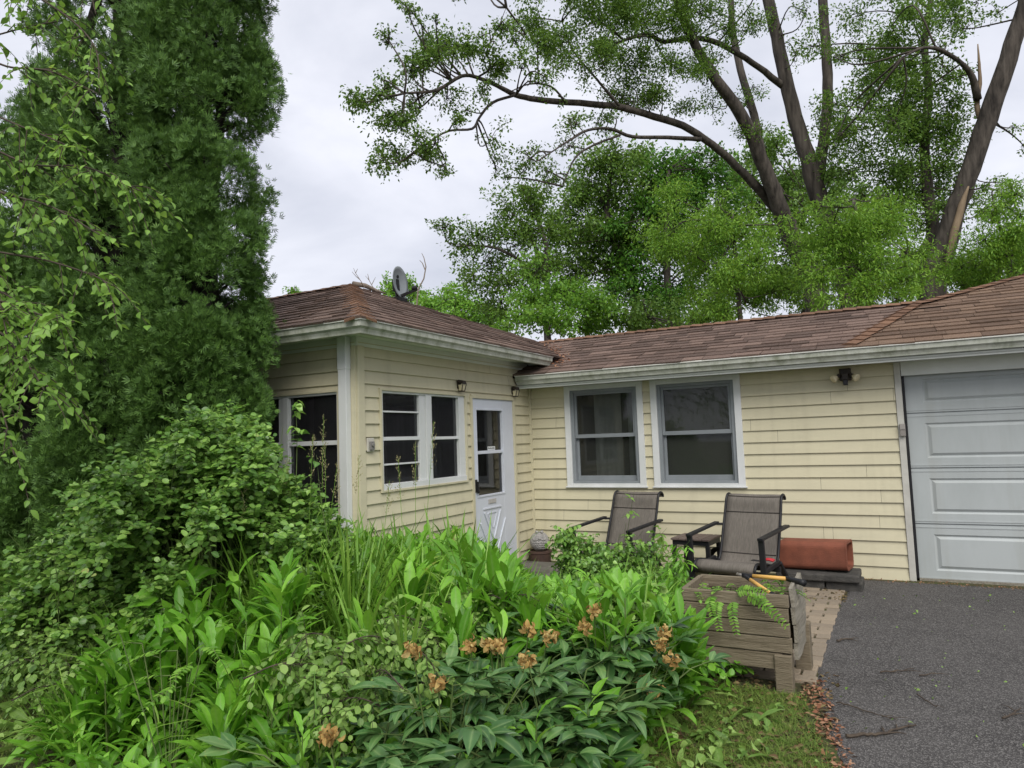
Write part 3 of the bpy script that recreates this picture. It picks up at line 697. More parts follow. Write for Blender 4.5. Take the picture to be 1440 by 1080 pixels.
mb.tube([mk-nrm*.004, mk+nrm*.004], .02, 10); mb.tube([mk+ax*-.05-nrm*.008, mk+ax*-.05+nrm*.002], .012, 10); mb.build('emblem', 'black', t)
ln = Vector(at(585, 405, dep-.05)); bt = dc-ax*Hh*.92+nrm*.0
mb = MB(); mb.bar(bt-nrm*.03, ln-Vector((0, 0, .02)), .03, .03); mb.build('feed_arm', 'black', t)
mb = MB(); mb.tube([ln-Vector(RGT)*.05, ln+Vector(RGT)*.015], [.022, .034], 10); mb.tube([ln+Vector((0, 0, -.03)), ln+Vector((0, 0, .02))], .02, 8); mb.build('feed_horn', 'black', t)
mb = MB(); mb.tube([bp_-Vector((0, 0, .06)), bp_+Vector((0, 0, .05)), dc-nrm*.06], .02, 8); mb.bar(dc-nrm*.05-ax*.1, dc-nrm*.05+ax*.04, .07, .05); mb.box(tuple(bp_-Vector((.09, .09, .03))), tuple(bp_+Vector((.09, .09, .012)))); mb.build('mount', 'black', t)

# lights on the walls
def sconce(y, z, label):
    t = thing('wall_lantern', (.02, y, z), label, 'wall light', 'porch lanterns on the wing wall')
    mb = MB(); mb.box((.018, y-.032, z-.02), (.032, y+.032, z+.07)); mb.build('back_plate', 'bronze', t, bevel=.003)
    mb = MB(); a, b = .045, .038
    mb.hexa([(.032, y-b, z+.045), (.10, y-b, z+.02), (.10, y+b, z+.02), (.032, y+b, z+.045), (.032, y-b*.8, z+.075), (.09, y-b*.8, z+.06), (.09, y+b*.8, z+.06), (.032, y+b*.8, z+.075)]); mb.build('hood', 'bronze', t, bevel=.003)
    mb = MB(); mb.hexa([(.036, y-.026, z-.045), (.07, y-.026, z-.045), (.07, y+.026, z-.045), (.036, y+.026, z-.045), (.034, y-.033, z+.019), (.088, y-.033, z+.019), (.088, y+.033, z+.019), (.034, y+.033, z+.019)]); mb.build('lens', 'bulb', t, bevel=.004)
    mb = MB()
    for s in (-1, 1): mb.bar((.074, y+s*.028, z-.05), (.092, y+s*.035, z+.02), .007, .007)
    mb.box((.034, y-.03, z-.055), (.075, y+.03, z-.046)); mb.build('cage', 'bronze', t)
sconce(-1.66, 2.085, 'dark porch lantern above the right corner of the wing window')
sconce(-.455, 2.075, 'dark porch lantern above the right corner of the storm door')
fl = Vector((3.665, -.02, 2.02))
t = thing('flood_light', fl, 'dark twin floodlight with two pale bulbs and a motion sensor under the garage eave', 'floodlight')
mb = MB(); mb.box((3.61, -.06, 1.985), (3.72, -.018, 2.11)); mb.box((3.635, -.12, 1.99), (3.695, -.061, 2.06)); mb.build('canopy', 'bronze', t, bevel=.006)
mb = MB(); mb.box((3.645, -.15, 1.935), (3.69, -.085, 1.988)); mb.build('motion_sensor', 'black', t, bevel=.006)
for s in (-1, 1):
    a = Vector((3.665+s*.045, -.085, 2.045)); d = Vector((s*.62, -.45, -.42)).normalized()
    mb = MB(); mb.tube([a, a+d*.04], .02, 10); sk = mb.build('socket', 'bronze', t)
    mb = MB(); mb.tube([a+d*.036, a+d*.05, a+d*.075, a+d*.092, a+d*.098], [.017, .022, .036, .041, .03], 14); mb.build('bulb', 'bulb', t, smooth=True)
t = thing('keypad', (4.13, -.03, 1.48), 'small grey keypad box on the garage door casing', 'keypad')
mb = MB(); mb.box((4.115, -.062, 1.405), (4.165, -.0305, 1.525)); mb.build('keypad_case', mat('keypad_grey', (.24, .22, .2), rough=.5), t, bevel=.004)
mb = MB(); mb.box((4.117, -.068, 1.47), (4.163, -.0625, 1.523)); mb.build('keypad_cover', mat('keypad_cover', (.3, .28, .26), rough=.5), t, bevel=.002)
t = thing('outlet_cover', (.02, -3.12, 1.50), 'small grey electrical outlet cover left of the wing window', 'outlet')
mb = MB(); fbox(mb, FR_SIDE, -3.165, -3.075, 1.44, 1.56, .012, .03); mb.build('plate', mat('outlet_plate', (.5, .48, .42), rough=.5), t, bevel=.004)
mb = MB(); fbox(mb, FR_SIDE, -3.145, -3.092, 1.455, 1.53, .0305, .05); mb.tube([(.05, -3.118, 1.50), (.062, -3.118, 1.50)], .018, 10); mb.build('flap', mat('outlet_flap', (.2, .19, .18), rough=.5), t, bevel=.004)

# raised planter of weathered boards
PX0, PX1, PY0, PY1, PZ = 2.86, 3.475, -3.59, -3.12, .555
t = thing('planter_box', (3.17, -3.35, 0), 'weathered wooden raised planter with a split bowed end at the driveway edge', 'planter')
zs = [.125, .222, .312, .397, .478, PZ]
for i, (a, b) in enumerate(zip(zs, zs[1:])):
    mb = MB(); j = random.gauss(0, .004); x1 = PX1-.052 if i == 0 else PX1+random.uniform(-.008, .006)
    mb.hexa([(PX0, PY0-.01+j, a+.003), (x1, PY0-.008+j, a+.003), (x1, PY0+.022+j, a+.003), (PX0, PY0+.022+j, a+.003), (PX0, PY0-.01+j, b-.002), (x1, PY0-.006+j, b-.002), (x1, PY0+.022+j, b-.002), (PX0, PY0+.022+j, b-.002)]); mb.build('board', 'wood', t, bevel=.005)
    mb = MB(); mb.box((PX0, PY1-.02, a+.002), (PX1-.02, PY1+.01, b-.003)); mb.build('board', 'wood', t, bevel=.004)
    mb = MB(); mb.box((PX0-.01, PY0+.024, a+.002), (PX0+.02, PY1-.022, b-.003)); mb.build('board', 'wood', t, bevel=.004)
# the end boards: four pale planks bowed outward where the corner split
n = 9
for za, zb in ((.185, .275), (.282, .375), (.381, .474), (.480, PZ+.03)):
    mb = MB(); vs = []; fs = []
    for i in range(n+1):
        y = PY0+.03+(PY1-PY0-.02)*i/n
        for k in range(4):
            z = za+(zb-za)*k/3; bow = .008*math.sin(PI*min(1, max(0, (PZ+.05-z))/.38))+.003*math.sin(i*.9+za*30)
            for th in (0, .022): vs.append((PX1+.012+bow+th-.016*((z-.2)/.38), y, z+.012*(i/n)+(random.gauss(0, .0008) if k in (0, 3) else 0)))
    idx = lambda i, k, q: (i*4+k)*2+q
    for i in range(n):
        for k in range(3):
            for q in (0, 1): fs.append((idx(i, k, q), idx(i+1, k, q), idx(i+1, k+1, q), idx(i, k+1, q)))
        for k in (0, 3): fs.append((idx(i, k, 0), idx(i+1, k, 0), idx(i+1, k, 1), idx(i, k, 1)))
    for k in range(3):
        for i in (0, n): fs.append((idx(i, k, 0), idx(i, k+1, 0), idx(i, k+1, 1), idx(i, k, 1)))
    mb.add(vs, fs).build('end_board', 'woodp', t)
for (x, y), h in (((PX1-.05, PY0-.022), .215), ((PX1+.005, PY1-.06), .30), ((PX0+.01, PY0+.03), .5), ((PX0+.01, PY1-.11), .5)):
    mb = MB(); mb.box((x-.045, y, 0), (x+.05, y+.085, h)); mb.build('leg', 'wood', t, bevel=.006)
mb = MB(); vs = []
for i in range(13):
    for k in range(9): vs.append((PX0+.02+(PX1-PX0-.03)*i/12, PY0+.025+(PY1-PY0-.05)*k/8, .455+random.uniform(0, .03)))
mb.add(vs, [(i*9+k, (i+1)*9+k, (i+1)*9+k+1, i*9+k+1) for i in range(12) for k in range(8)]); mb.build('soil', 'soil', t)

# loppers laid across the planter
hz = PZ+.035
hd = Vector(on(1036, 806, 2, hz)); e1 = Vector(on(1108, 814, 2, hz+.01)); g1 = Vector(on(1131, 820, 2, hz+.008)); e2 = Vector(on(1084, 835, 2, PZ-.03))
pv = Vector(on(1046, 809, 2, hz+.004))
t = thing('loppers', pv, 'yellow handled loppers with black grips lying across the wooden planter', 'loppers')
def lerp(a, b, k): return a+(b-a)*k
mb = MB(); mb.tube([lerp(pv, e1, .20), e1], [.0125, .0125], 10); mb.build('handle', 'yellow', t, smooth=True)
mb = MB(); mb.tube([e1-(g1-e1)*.12, lerp(e1, g1, .25), lerp(e1, g1, .8), g1], [.015, .017, .018, .02], 10); mb.build('grip', 'black', t, smooth=True)
mb = MB(); mb.tube([lerp(pv, e2, .24), e2], [.0125, .0125], 10); mb.build('handle', 'yellow', t, smooth=True)
mb = MB(); mb.tube([e2, e2+(e2-pv).normalized()*.09], [.017, .018], 10); mb.build('grip', 'black', t, smooth=True)
mb = MB(); mb.tube([pv, lerp(pv, e1, .21)], [.012, .014], 8); mb.tube([pv, lerp(pv, e2, .25)], [.012, .014], 8); mb.tube([pv-Vector((0, 0, .012)), pv+Vector((0, 0, .014))], .014, 12); mb.build('pivot', 'black', t)
dv = (hd-pv).normalized(); sv = dv.cross(Vector((0, 0, 1)))
mb = MB(); vs = [pv+sv*.012, pv+dv*.03+sv*.026, pv+dv*.06+sv*.026, pv+dv*.085+sv*.006, pv+dv*.05-sv*.002, pv-sv*.006]; k = len(vs)
mb.add([p+Vector((0, 0, .003)) for p in vs]+[p-Vector((0, 0, .003)) for p in vs], [tuple(range(k)), tuple(range(k, 2*k))[::-1]]+[(i, i+k, (i+1) % k+k, (i+1) % k) for i in range(k)]); mb.build('blade', 'steel', t)
mb = MB(); mb.tube(catmull([pv, pv+dv*.025-sv*.016, pv+dv*.055-sv*.018, pv+dv*.08+sv*.0], 4), [.008]*12+[.004], 6); mb.build('hook', 'steel', t)

# fallen twigs on the driveway
def twig(pxs, label, name='fallen_twig', r=.006, forks=3, grp='twigs fallen on the driveway'):
    P = [Vector(on(x, y, 2, .02)) for x, y in pxs]
    mb = MB(); pts = catmull(P, 5); n = len(pts)
    mb.tube([p+Vector((0, 0, random.uniform(0, .008))) for p in pts], [r*(1-.6*i/(n-1)) for i in range(n)], 6)
    for _ in range(forks):
        i = random.randrange(n//4, n-1); d = (pts[min(i+1, n-1)]-pts[i-1]).normalized(); d = Matrix.Rotation(random.choice((-1, 1))*random.uniform(.5, 1), 3, 'Z')@d
        ln_ = random.uniform(.04, .12); mb.tube([pts[i], pts[i]+d*ln_*.5+Vector((0, 0, .006)), pts[i]+d*ln_], [r*.5, r*.4, r*.2], 5)
    o = mb.build(name, 'twig'); tag(o, label, 'twig', grp)
twig([(1190, 1036), (1215, 1034), (1240, 1033), (1262, 1026), (1288, 1020)], 'long dark forked twig on the asphalt nearest the bottom of the photo', r=.009, forks=5)
twig([(1176, 988), (1205, 996), (1240, 1008), (1262, 1012)], 'thin dark twig on the asphalt running from the mulch towards the long forked twig', r=.004)
twig([(1238, 946), (1262, 944), (1285, 941)], 'thin dark twig lying by a pale leaf in the middle of the asphalt', r=.005, forks=2)
twig([(1293, 951), (1315, 947)], 'short dark twig right of the pale leaf on the asphalt', r=.005, forks=1)
twig([(1177, 902), (1188, 899), (1196, 899)], 'short dark twig on the asphalt beside the brick path', r=.007, forks=2)
twig([(1410, 1012), (1424, 1004), (1436, 996)], 'reddish brown twig at the right edge of the asphalt', r=.006, forks=3)
twig([(1290, 978), (1308, 990), (1318, 995)], 'curved thin twig on the asphalt above the long forked one', r=.004, forks=1)
# ------------------------------------------------------------------ foliage tools
def nrmz(a): return a/np.maximum(np.linalg.norm(a, axis=-1, keepdims=True), 1e-9)
UPN = np.array([0., 0., 1.])
class Tris:
    def __init__(s): s.V = []; s.F = []; s.n = 0; s.R = []
    def scatter(s, tmpl, P, D, Nr, Sc):
        """copies of one leaf: P base points, D growing direction, Nr upper side, Sc length"""
        tv, tf = tmpl; P = np.asarray(P, float); n = len(P)
        if n == 0: return s
        Y = nrmz(np.asarray(D, float)); X = nrmz(np.cross(Y, Nr)); Z = np.cross(X, Y)
        Sc = np.broadcast_to(np.asarray(Sc, float), (n,))
        tv = np.asarray(tv, float)
        V = P[:, None]+Sc[:, None, None]*(X[:, None]*tv[None, :, 0:1]+Y[:, None]*tv[None, :, 1:2]+Z[:, None]*tv[None, :, 2:3])
        F = np.asarray(tf)[None]+(np.arange(n)*len(tv))[:, None, None]+s.n
        s.V.append(V.reshape(-1, 3)); s.F.append(F.reshape(-1, 3)); s.n += n*len(tv)
        rib = (np.arange(len(tv)) % 3 == 1).astype(np.float32) if len(tv) % 3 == 0 else np.zeros(len(tv), np.float32)
        s.R.append(np.tile(rib, n)); return s
    def raw(s, V, F):
        s.V.append(np.asarray(V, float)); s.F.append(np.asarray(F)+s.n); s.n += len(V); s.R.append(np.zeros(len(V), np.float32)); return s
    def tube(s, pts, r0, r1, n=4):
        m = MB(); k = len(pts); m.tube(pts, [r0+(r1-r0)*i/(k-1) for i in range(k)], n, cap=False)
        F = []
        for f in m.f: F += [(f[0], f[1], f[2]), (f[0], f[2], f[3])]
        return s.raw(m.v, F)
    def build(s, name, m, parent=None, smooth=True, origin=None):
        V = np.concatenate(s.V) if s.V else np.zeros((0, 3)); F = np.concatenate(s.F) if s.F else np.zeros((0, 3), int)
        me = bpy.data.meshes.new(name); me.vertices.add(len(V)); me.vertices.foreach_set("co", V.astype(np.float32).ravel())
        me.loops.add(F.size); me.loops.foreach_set("vertex_index", F.astype(np.int32).ravel())
        me.polygons.add(len(F)); me.polygons.foreach_set("loop_start", np.arange(0, F.size, 3, dtype=np.int32)); me.polygons.foreach_set("loop_total", np.full(len(F), 3, np.int32))
        if smooth: me.polygons.foreach_set("use_smooth", np.ones(len(F), bool))
        if len(V): a_ = me.attributes.new('rib', 'FLOAT', 'POINT'); a_.data.foreach_set('value', np.concatenate(s.R))
        me.update(calc_edges=True); me.materials.append(MT[m] if isinstance(m, str) else m)
        o = bpy.data.objects.new(name, me); COL.objects.link(o)
        if parent is not None: put(o, parent)
        return o
def strip(widths, bend=0.0, fold=.15, twist=0.0, wave=0.0, length=1.0):
    """leaf blade template along +Y: widths along the length, bending down towards -Z"""
    n = len(widths)-1; V = []; F = []; y = z = 0.0; ang = 0.0; stp = length/n
    for i, wd in enumerate(widths):
        wv = wave*math.sin(i*2.3)
        V += [(-wd, y, z+fold*wd+wv), (0, y, z), (wd, y, z+fold*wd-wv)]
        ang += bend/n; y += stp*math.cos(ang); z -= stp*math.sin(ang)
    for i in range(n):
        a = i*3; b = a+3
        F += [(a, a+1, b+1), (a, b+1, b), (a+1, a+2, b+2), (a+1, b+2, b+1)]
    return np.array(V), np.array(F)
OVATE = strip([.02, .24, .30, .24, .13, .0], .35, .25)
OVATE2 = strip([.02, .27, .33, .25, .10, .0], .7, .3, wave=.02)
ROUND = strip([.03, .30, .36, .30, .0], .25, .2)
WILT = strip([.02, .20, .26, .20, .0], 1.7, .5)
LANCE = [strip([.016, .07, .118, .136, .122, .072, .0], b, .35, wave=wv) for b, wv in ((.2, .004), (.55, .012), (1.0, .012), (1.9, .012))]
TOOTH = [strip([.016, .04, .085, .07, .125, .10, .14, .105, .07, .0], b, .3, wave=.015) for b in (.3, .75, 1.3)]
BLADE = [strip([.008, .012, .013, .011, .008, .0], b, .5) for b in (.25, .8, 1.5, 2.3)]
SWORD = [strip([.016, .019, .019, .016, .011, .0], b, .6) for b in (.1, .3)]
PEONY = [strip([.015, .11, .175, .19, .155, .08, .0], b, .22) for b in (.2, .55, 1.0)]
KITE = (np.array([(0, 0, 0), (-.28, .45, .05), (0, 1, 0), (.28, .45, .05)]), np.array([(0, 2, 1), (0, 3, 2)]))
NARROW = (np.array([(0, 0, 0), (-.16, .45, .04), (0, 1, -.03), (.16, .45, .04)]), np.array([(0, 2, 1), (0, 3, 2)]))
OVAL = strip([.03, .15, .18, .14, .0], .3, .2)
def fan(k=5):
    """flat scale-leaf spray of an arborvitae: narrow lobes spread in one plane"""
    V = []; F = []
    for i in range(k):
        a = (i-(k-1)/2)*.52; ln = 1-.16*abs(i-(k-1)/2); d = np.array([math.sin(a), math.cos(a), 0]); q = np.array([d[1], -d[0], 0])
        o = len(V); b = d*.12*i/k
        V += [b-q*.03, d*ln*.55-q*.075+[0, 0, .03], d*ln, d*ln*.55+q*.075+[0, 0, .03]]; F += [(o, o+2, o+1), (o, o+3, o+2)]
    return np.array(V, float), np.array(F)
FAN = fan(4)
def rdir(n): return nrmz(rng.normal(size=(n, 3)))
MT['arb'] = leafmat('arborvitae_scale', [(0.043, 0.094, 0.025), (0.088, 0.181, 0.037), (0.186, 0.336, 0.066)], .16, .55, .3, nscale=5, nmix=.5)
MT['elm'] = leafmat('light_green_leaf', [(0.098, 0.211, 0.030), (0.172, 0.332, 0.048), (0.263, 0.466, 0.081)], .38, dry=(.42, .40, .08))
MT['bush'] = leafmat('bush_leaf', [(0.061, 0.160, 0.023), (0.144, 0.304, 0.043), (0.305, 0.502, 0.102)], .25, .36, .55, dry=(.34, .31, .10))
MT['weed'] = leafmat('weed_leaf', [(0.070, 0.210, 0.014), (0.141, 0.366, 0.026), (0.281, 0.576, 0.062)], .34, .42, .45, dry=(.36, .30, .09))
MT['grass'] = leafmat('grass_blade', [(0.073, 0.186, 0.017), (0.157, 0.324, 0.034), (0.278, 0.458, 0.078)], .3, .45, .4, dry=(.40, .34, .16))
MT['lawn'] = leafmat('lawn_blade', [(0.084, 0.176, 0.023), (0.168, 0.272, 0.042), (0.268, 0.316, 0.070)], .3, .6)
MT['peony'] = leafmat('peony_leaf', [(0.032, 0.091, 0.021), (0.059, 0.149, 0.037), (0.131, 0.247, 0.075)], .14, .33, .55, dry=(.30, .26, .08))
MT['wilt'] = leafmat('wilted_leaf', [(0.089, 0.182, 0.033), (0.178, 0.315, 0.061), (0.314, 0.461, 0.122)], .25, .45)
MT['bloom'] = leafmat('dried_petal', [(0.260, 0.142, 0.050), (0.460, 0.295, 0.099), (0.620, 0.496, 0.220)], .25, .8, .1)
MT['maple'] = leafmat('maple_leaf', [(0.047, 0.110, 0.018), (0.110, 0.215, 0.029), (0.188, 0.325, 0.051)], .35, .5)
MT['mid'] = leafmat('mid_green_leaf', [(0.059, 0.134, 0.025), (0.125, 0.242, 0.036), (0.218, 0.355, 0.061)], .32, .5)
MT['deep'] = leafmat('deep_green_leaf', [(0.038, 0.132, 0.018), (0.087, 0.238, 0.026), (0.174, 0.355, 0.039)], .3, .5)
MT['locust'] = leafmat('yellow_green_leaf', [(0.085, 0.212, 0.024), (0.172, 0.339, 0.034), (0.287, 0.480, 0.065)], .38, .5)
MT['far'] = leafmat('bright_green_leaf', [(0.085, 0.219, 0.026), (0.171, 0.369, 0.039), (0.270, 0.496, 0.065)], .36, .5)
MT['stem'] = mat('green_stem', (.07, .12, .03), (.12, .16, .05), .6, 12)
MT['seed'] = leafmat('grass_seed_head', [(.22, .20, .09), (.32, .29, .14), (.42, .40, .22)], .3, .8)
MT['chip'] = leafmat('wood_chip', [(.13, .05, .025), (.25, .11, .06), (.38, .24, .15)], 0, .9)
MT['litter'] = leafmat('leaf_litter', [(.05, .03, .018), (.11, .065, .03), (.19, .13, .06)], .05, .9)

# ------------------------------------------------------------------ trees
def limb_mesh(tubes, name, m, parent, sides=9):
    mb = MB()
    for pts, r in tubes:
        sm = catmull(pts, 4) if len(pts) > 2 else [Vector(p) for p in pts]
        k = len(sm); rr = np.interp(np.linspace(0, len(pts)-1, k), range(len(pts)), r)
        sm = [p+Vector(rng.normal(size=3)*.06*q) for p, q in zip(sm, rr)]
        mb.tube(sm, list(rr), sides if max(r) > .06 else (5 if max(r) > .012 else 4), cap=True)
    return mb.build(name, m, parent, smooth=True)
def clump_leaves(T, c, rad, n, size, tmpl=KITE, droop=.35):
    """a tuft of leaves round c, loosely hanging and mostly facing up"""
    P = c+rng.normal(size=(n, 3))*rad*np.array([.5, .5, .38])
    out = nrmz(P-c+1e-6); D = nrmz(out*.7+rdir(n)*.8-UPN*droop)
    T.scatter(tmpl, P, D, nrmz(UPN*.9+rdir(n)*.75), size*rng.uniform(.7, 1.25, n))
def grow(T, tubes, start, c, r, nclump, nleaf, size, tmpl=KITE, twig_r=.012, shell=.45, rad=None, droop=.35):
    """one mass of a crown: twigs fan out from `start` into a ball at c of radius r, each ending in a leaf tuft"""
    start = np.asarray(start, float); c = np.asarray(c, float); an = rng.uniform(.65, 1.45, 3)*[1, 1, .85]; ns = 0
    for _ in range(nclump):
        d = rdir(1)[0]; q = c+d*r*an*(.15+1.0*rng.random()**.7)
        mid = (start+q)/2+rng.normal(size=3)*r*.18; rr = r*rng.uniform(.24, .66); g = (rr/(r*.45))**1.6
        tubes.append(([start, mid, q], [twig_r, twig_r*.6, twig_r*.25]))
        if rng.random() < .6: q2 = q+nrmz(d+rdir(1)[0]*.6)*r*rng.uniform(.3, .7); tubes.append(([q, (q+q2)/2+rng.normal(size=3)*r*.04, q2], [twig_r*.3, twig_r*.22, twig_r*.12])); clump_leaves(T, q2, rr*.5, max(3, int(nleaf*g*.2)), size, tmpl, droop)
        clump_leaves(T, q, rr, max(4, int(nleaf*g)), size, tmpl, droop)
        clump_leaves(T, (mid+q)/2, rr, max(3, int(nleaf*g*.4)), size, tmpl, droop)
def blob_tree(name, label, trunk, blobs, m, leaf, dens, tmpl=KITE, group='trees behind the house', bark='bark', extra=None, jitter=.9, twig_r=.014, droop=.35, cat='tree', fill=0):
    """trunk: list of (points, radii); blobs: (px, py, radius px, depth[, density factor])"""
    base = trunk[0][0][0]
    t = thing(name, tuple(base), label, cat, group)
    T = Tris(); tubes = []
    nodes = np.concatenate([np.array([tuple(p) for p in catmull([tuple(map(float, q)) for q in pts], 5)]) for pts, r in trunk])
    extra_ = [(b[0]+rng.normal()*b[2]*1.1, b[1]+rng.normal()*b[2]*.9, b[2]*rng.uniform(.4, .9), *b[3:]) for b in blobs for _ in range(2) if rng.random() < fill/2]
    for b in list(blobs)+extra_:
        px, py, rp, dp = b[:4]; f = b[4] if len(b) > 4 else 1
        dp = dp+rng.uniform(-jitter, jitter); c = at(px, py, dp); r = rp*dp/FPX
        j = nodes[np.argmin(np.linalg.norm(nodes-c, axis=1))]
        dist_ = np.linalg.norm(j-c); m1 = (j+c)/2+rng.normal(size=3)*(r*.25+dist_*.10); r0 = min(.034, .012+.006*dist_)
        if dist_ > r*.6: tubes.append(([j, m1, c], [r0, r0*.7, twig_r]))
        k = max(5, int(15*f)); nl = int(9.5*dens*(1.7 if tmpl is NARROW else 1)*f*r*r/(leaf*leaf)/k)
        grow(T, tubes, c-(c-j)*.12, c, r, k, max(6, nl), leaf, tmpl, twig_r*.75, droop=droop)
    limb_mesh(trunk+tubes, 'trunk', bark, t, 12)
    T.build('crown', m, t, smooth=False)
    return t
def P_(lst, d0, d1=None):
    """pixel polyline -> world points with depth running from d0 to d1"""
    d1 = d0 if d1 is None else d1; n = len(lst)
    return [at(x, y, d0+(d1-d0)*i/(n-1)) for i, (x, y) in enumerate(lst)]
def rad_(ws, d): return [w_*d/FPX/2*.74 for w_ in ws]
def ground_pt(px, depth):
    p = at(px, 440, depth); return np.array([p[0], p[1], -.05])

# silver maple with several stems (A)
dA = 15.0
bA = ground_pt(1165, dA)
s1 = [bA+[.25, 0, 0]]+P_([(1196, 426), (1156, 290), (1130, 204), (1109, 128), (1092, 51), (1076, -20), (1050, -120), (1020, -230)], dA, dA+.8)
s2 = P_([(1150, 250), (1157, 205), (1164, 140), (1162, 72), (1157, 0), (1160, -90), (1180, -200)], dA+.2, dA+1.5)
s3 = [bA+[-.25, 0, 0]]+P_([(1147, 426), (1112, 330), (1098, 295), (1076, 238), (1050, 175), (1015, 123), (985, 77), (960, 25), (940, -40), (915, -120)], dA-.2, dA-2.0)
s4 = P_([(1083, 258), (1073, 225), (1060, 162), (1041, 98), (1030, 42), (1026, -20), (1010, -110)], dA-.4, dA+1.5)
l1 = P_([(1098, 300), (1045, 243), (1002, 204), (960, 177), (907, 160), (862, 149), (800, 144), (755, 140), (724, 133), (698, 120), (671, 109), (649, 107), (613, 127), (569, 131)], dA-.3, dA-5.0)
l1b = P_([(726, 133), (693, 144), (675, 164), (664, 181), (631, 184), (595, 204)], dA-3.6, dA-4.6)
l2 = P_([(985, 196), (938, 193), (889, 192), (858, 181), (827, 183), (800, 198), (769, 218)], dA-1.2, dA-4.0)
l2b = P_([(872, 190), (835, 204), (809, 222), (791, 262)], dA-2.4, dA-3.2)
l3 = P_([(1104, 123), (1066, 94), (1032, 72), (994, 55), (960, 55), (933, 58), (907, 49), (870, 60), (830, 80)], dA+.4, dA-2.5)
l4 = P_([(871, 149), (848, 122), (831, 102), (805, 70), (790, 30)], dA-2.2, dA-2.8)
l5 = P_([(795, 144), (775, 122), (745, 118), (715, 130)], dA-2.8, dA-3.5)
l6 = P_([(671, 109), (690, 95), (685, 70), (700, 40), (712, 10)], dA-4.2, dA-4.4)
maple_tr = [(s1, rad_([46, 40, 34, 29, 26, 23, 21, 17, 10], dA)), (s3, rad_([44, 40, 34, 29, 25, 22, 19, 16, 14, 11, 8], dA)), (s2, rad_([24, 21, 20, 19, 18, 15, 10], dA)),
            (s4, rad_([17, 16, 15, 14, 13, 11, 8], dA)), (l1, rad_([24, 17, 15, 14, 13, 12, 11, 10, 9, 7, 6, 5.5, 5, 3], dA-2)), (l1b, rad_([6, 6, 5, 5, 4, 2], dA-4)),
            (l2, rad_([10, 8, 7, 6, 5, 4, 2], dA-2)), (l2b, rad_([5, 4.5, 4, 2], dA-3)), (l3, rad_([15, 12, 11, 10, 9, 8, 7, 5, 3], dA-1)), (l4, rad_([6, 5, 4, 3, 2], dA-2)), (l5, rad_([5, 4, 3, 2], dA-3)), (l6, rad_([4, 4, 3, 2, 1], dA-4))]
mb_ = []
for px, py, r, f in [(522, 140, 24, .8), (552, 165, 26, 1), (540, 118, 18, .6), (578, 92, 24, 1), (612, 80, 22, .9), (640, 62, 24, 1), (672, 72, 24, .9), (695, 92, 22, .8), (628, 140, 22, .6), (585, 140, 20, .5), (553, 215, 22, 1), (585, 190, 20, .6), (600, 218, 18, .7), (628, 235, 14, .3), (695, 195, 22, .35), (738, 215, 20, .3), (735, 92, 22, .5),
                     (755, 25, 34, .7), (790, 60, 32, .8), (835, 30, 36, .9), (860, 70, 32, .8), (815, 92, 28, .6), (905, 30, 36, 1), (900, 85, 32, .8), (945, 95, 30, .8), (925, 130, 24, .6), (880, 120, 24, .5), (770, 110, 22, .3), (850, 165, 20, .4), (800, 165, 18, .3), (765, 240, 20, .6), (735, 235, 18, .5), (800, 205, 18, .5), (715, 35, 20, .4), (950, 30, 34, .9),
                     (985, 100, 26, .5), (1000, 150, 22, .35), (960, 150, 24, .5), (1010, 30, 30, .6), (1060, 25, 26, .4), (985, 15, 30, .8), (1060, 120, 18, .25), (1120, 75, 18, .15), (1015, 75, 20, .4), (1040, 190, 20, .3), (1130, 15, 18, .25), (575, 10, 18, .5), (592, 30, 12, .3), (1190, 165, 24, .3), (700, 230, 16, .25), (830, -30, 40, .8), (930, -40, 40, .8), (1040, -40, 40, .6), (650, -20, 26, .4)]:
    kx = np.interp(px, [520, 700, 900, 1100], [dA-5, dA-3.8, dA-2, dA]); mb_.append((px, py, r, kx, f))
blob_tree('maple_tree', 'big grey maple with many ascending stems and one long limb reaching left', maple_tr, mb_, 'maple', .054, 2.0, jitter=.7, twig_r=.009, fill=1.3)

# leaning tree with the bare scar (B)
dB = 14.0; bB = ground_pt(1315, dB)
m1 = [bB]+P_([(1311, 409), (1322, 362), (1343, 298), (1365, 238), (1388, 168), (1411, 102), (1437, 25), (1455, -40), (1480, -140)], dB, dB-1)
m2 = [bB+[.02, .2, 0]]+P_([(1303, 400), (1312, 324), (1303, 250), (1300, 190), (1306, 120), (1300, 60), (1310, -20), (1300, -100)], dB+.3, dB+1.5)
m3 = P_([(1384, 180), (1374, 150), (1378, 118), (1377, 90), (1375, 62)], dB-.35)
m4 = P_([(1375, 140), (1367, 108), (1352, 89), (1322, 70), (1296, 68), (1270, 80)], dB-.4, dB-1.2)
blobsB = [(x, y, r, d, f) for x, y, r, d, f in [(1200, 20, 34, 15, .6), (1250, 40, 38, 15, .9), (1300, 25, 34, 14.5, .8), (1240, 100, 36, 15, .9), (1205, 140, 30, 15.5, .8), (1285, 130, 38, 14.5, .9), (1325, 110, 30, 14, .8), (1255, 180, 40, 14.5, 1.0), (1310, 190, 36, 14, 1), (1340, 165, 26, 14, .8), (1215, 215, 30, 15, .8), (1270, 240, 40, 14.5, 1), (1330, 235, 30, 14.3, .8), (1350, 40, 26, 14, .4), (1400, 20, 20, 14, .25), (1190, 185, 28, 15, .9), (1180, 245, 28, 15, .9), (1205, 275, 30, 15, 1), (1235, 290, 30, 14.8, 1), (1290, 285, 32, 14.5, 1), (1335, 290, 26, 14.3, .8), (1180, 80, 22, 15, .4), (1425, 180, 14, 13.6, .3), (1395, 260, 14, 13.6, .3), (1240, -30, 40, 15, .8), (1330, -40, 40, 14.5, .6)]]
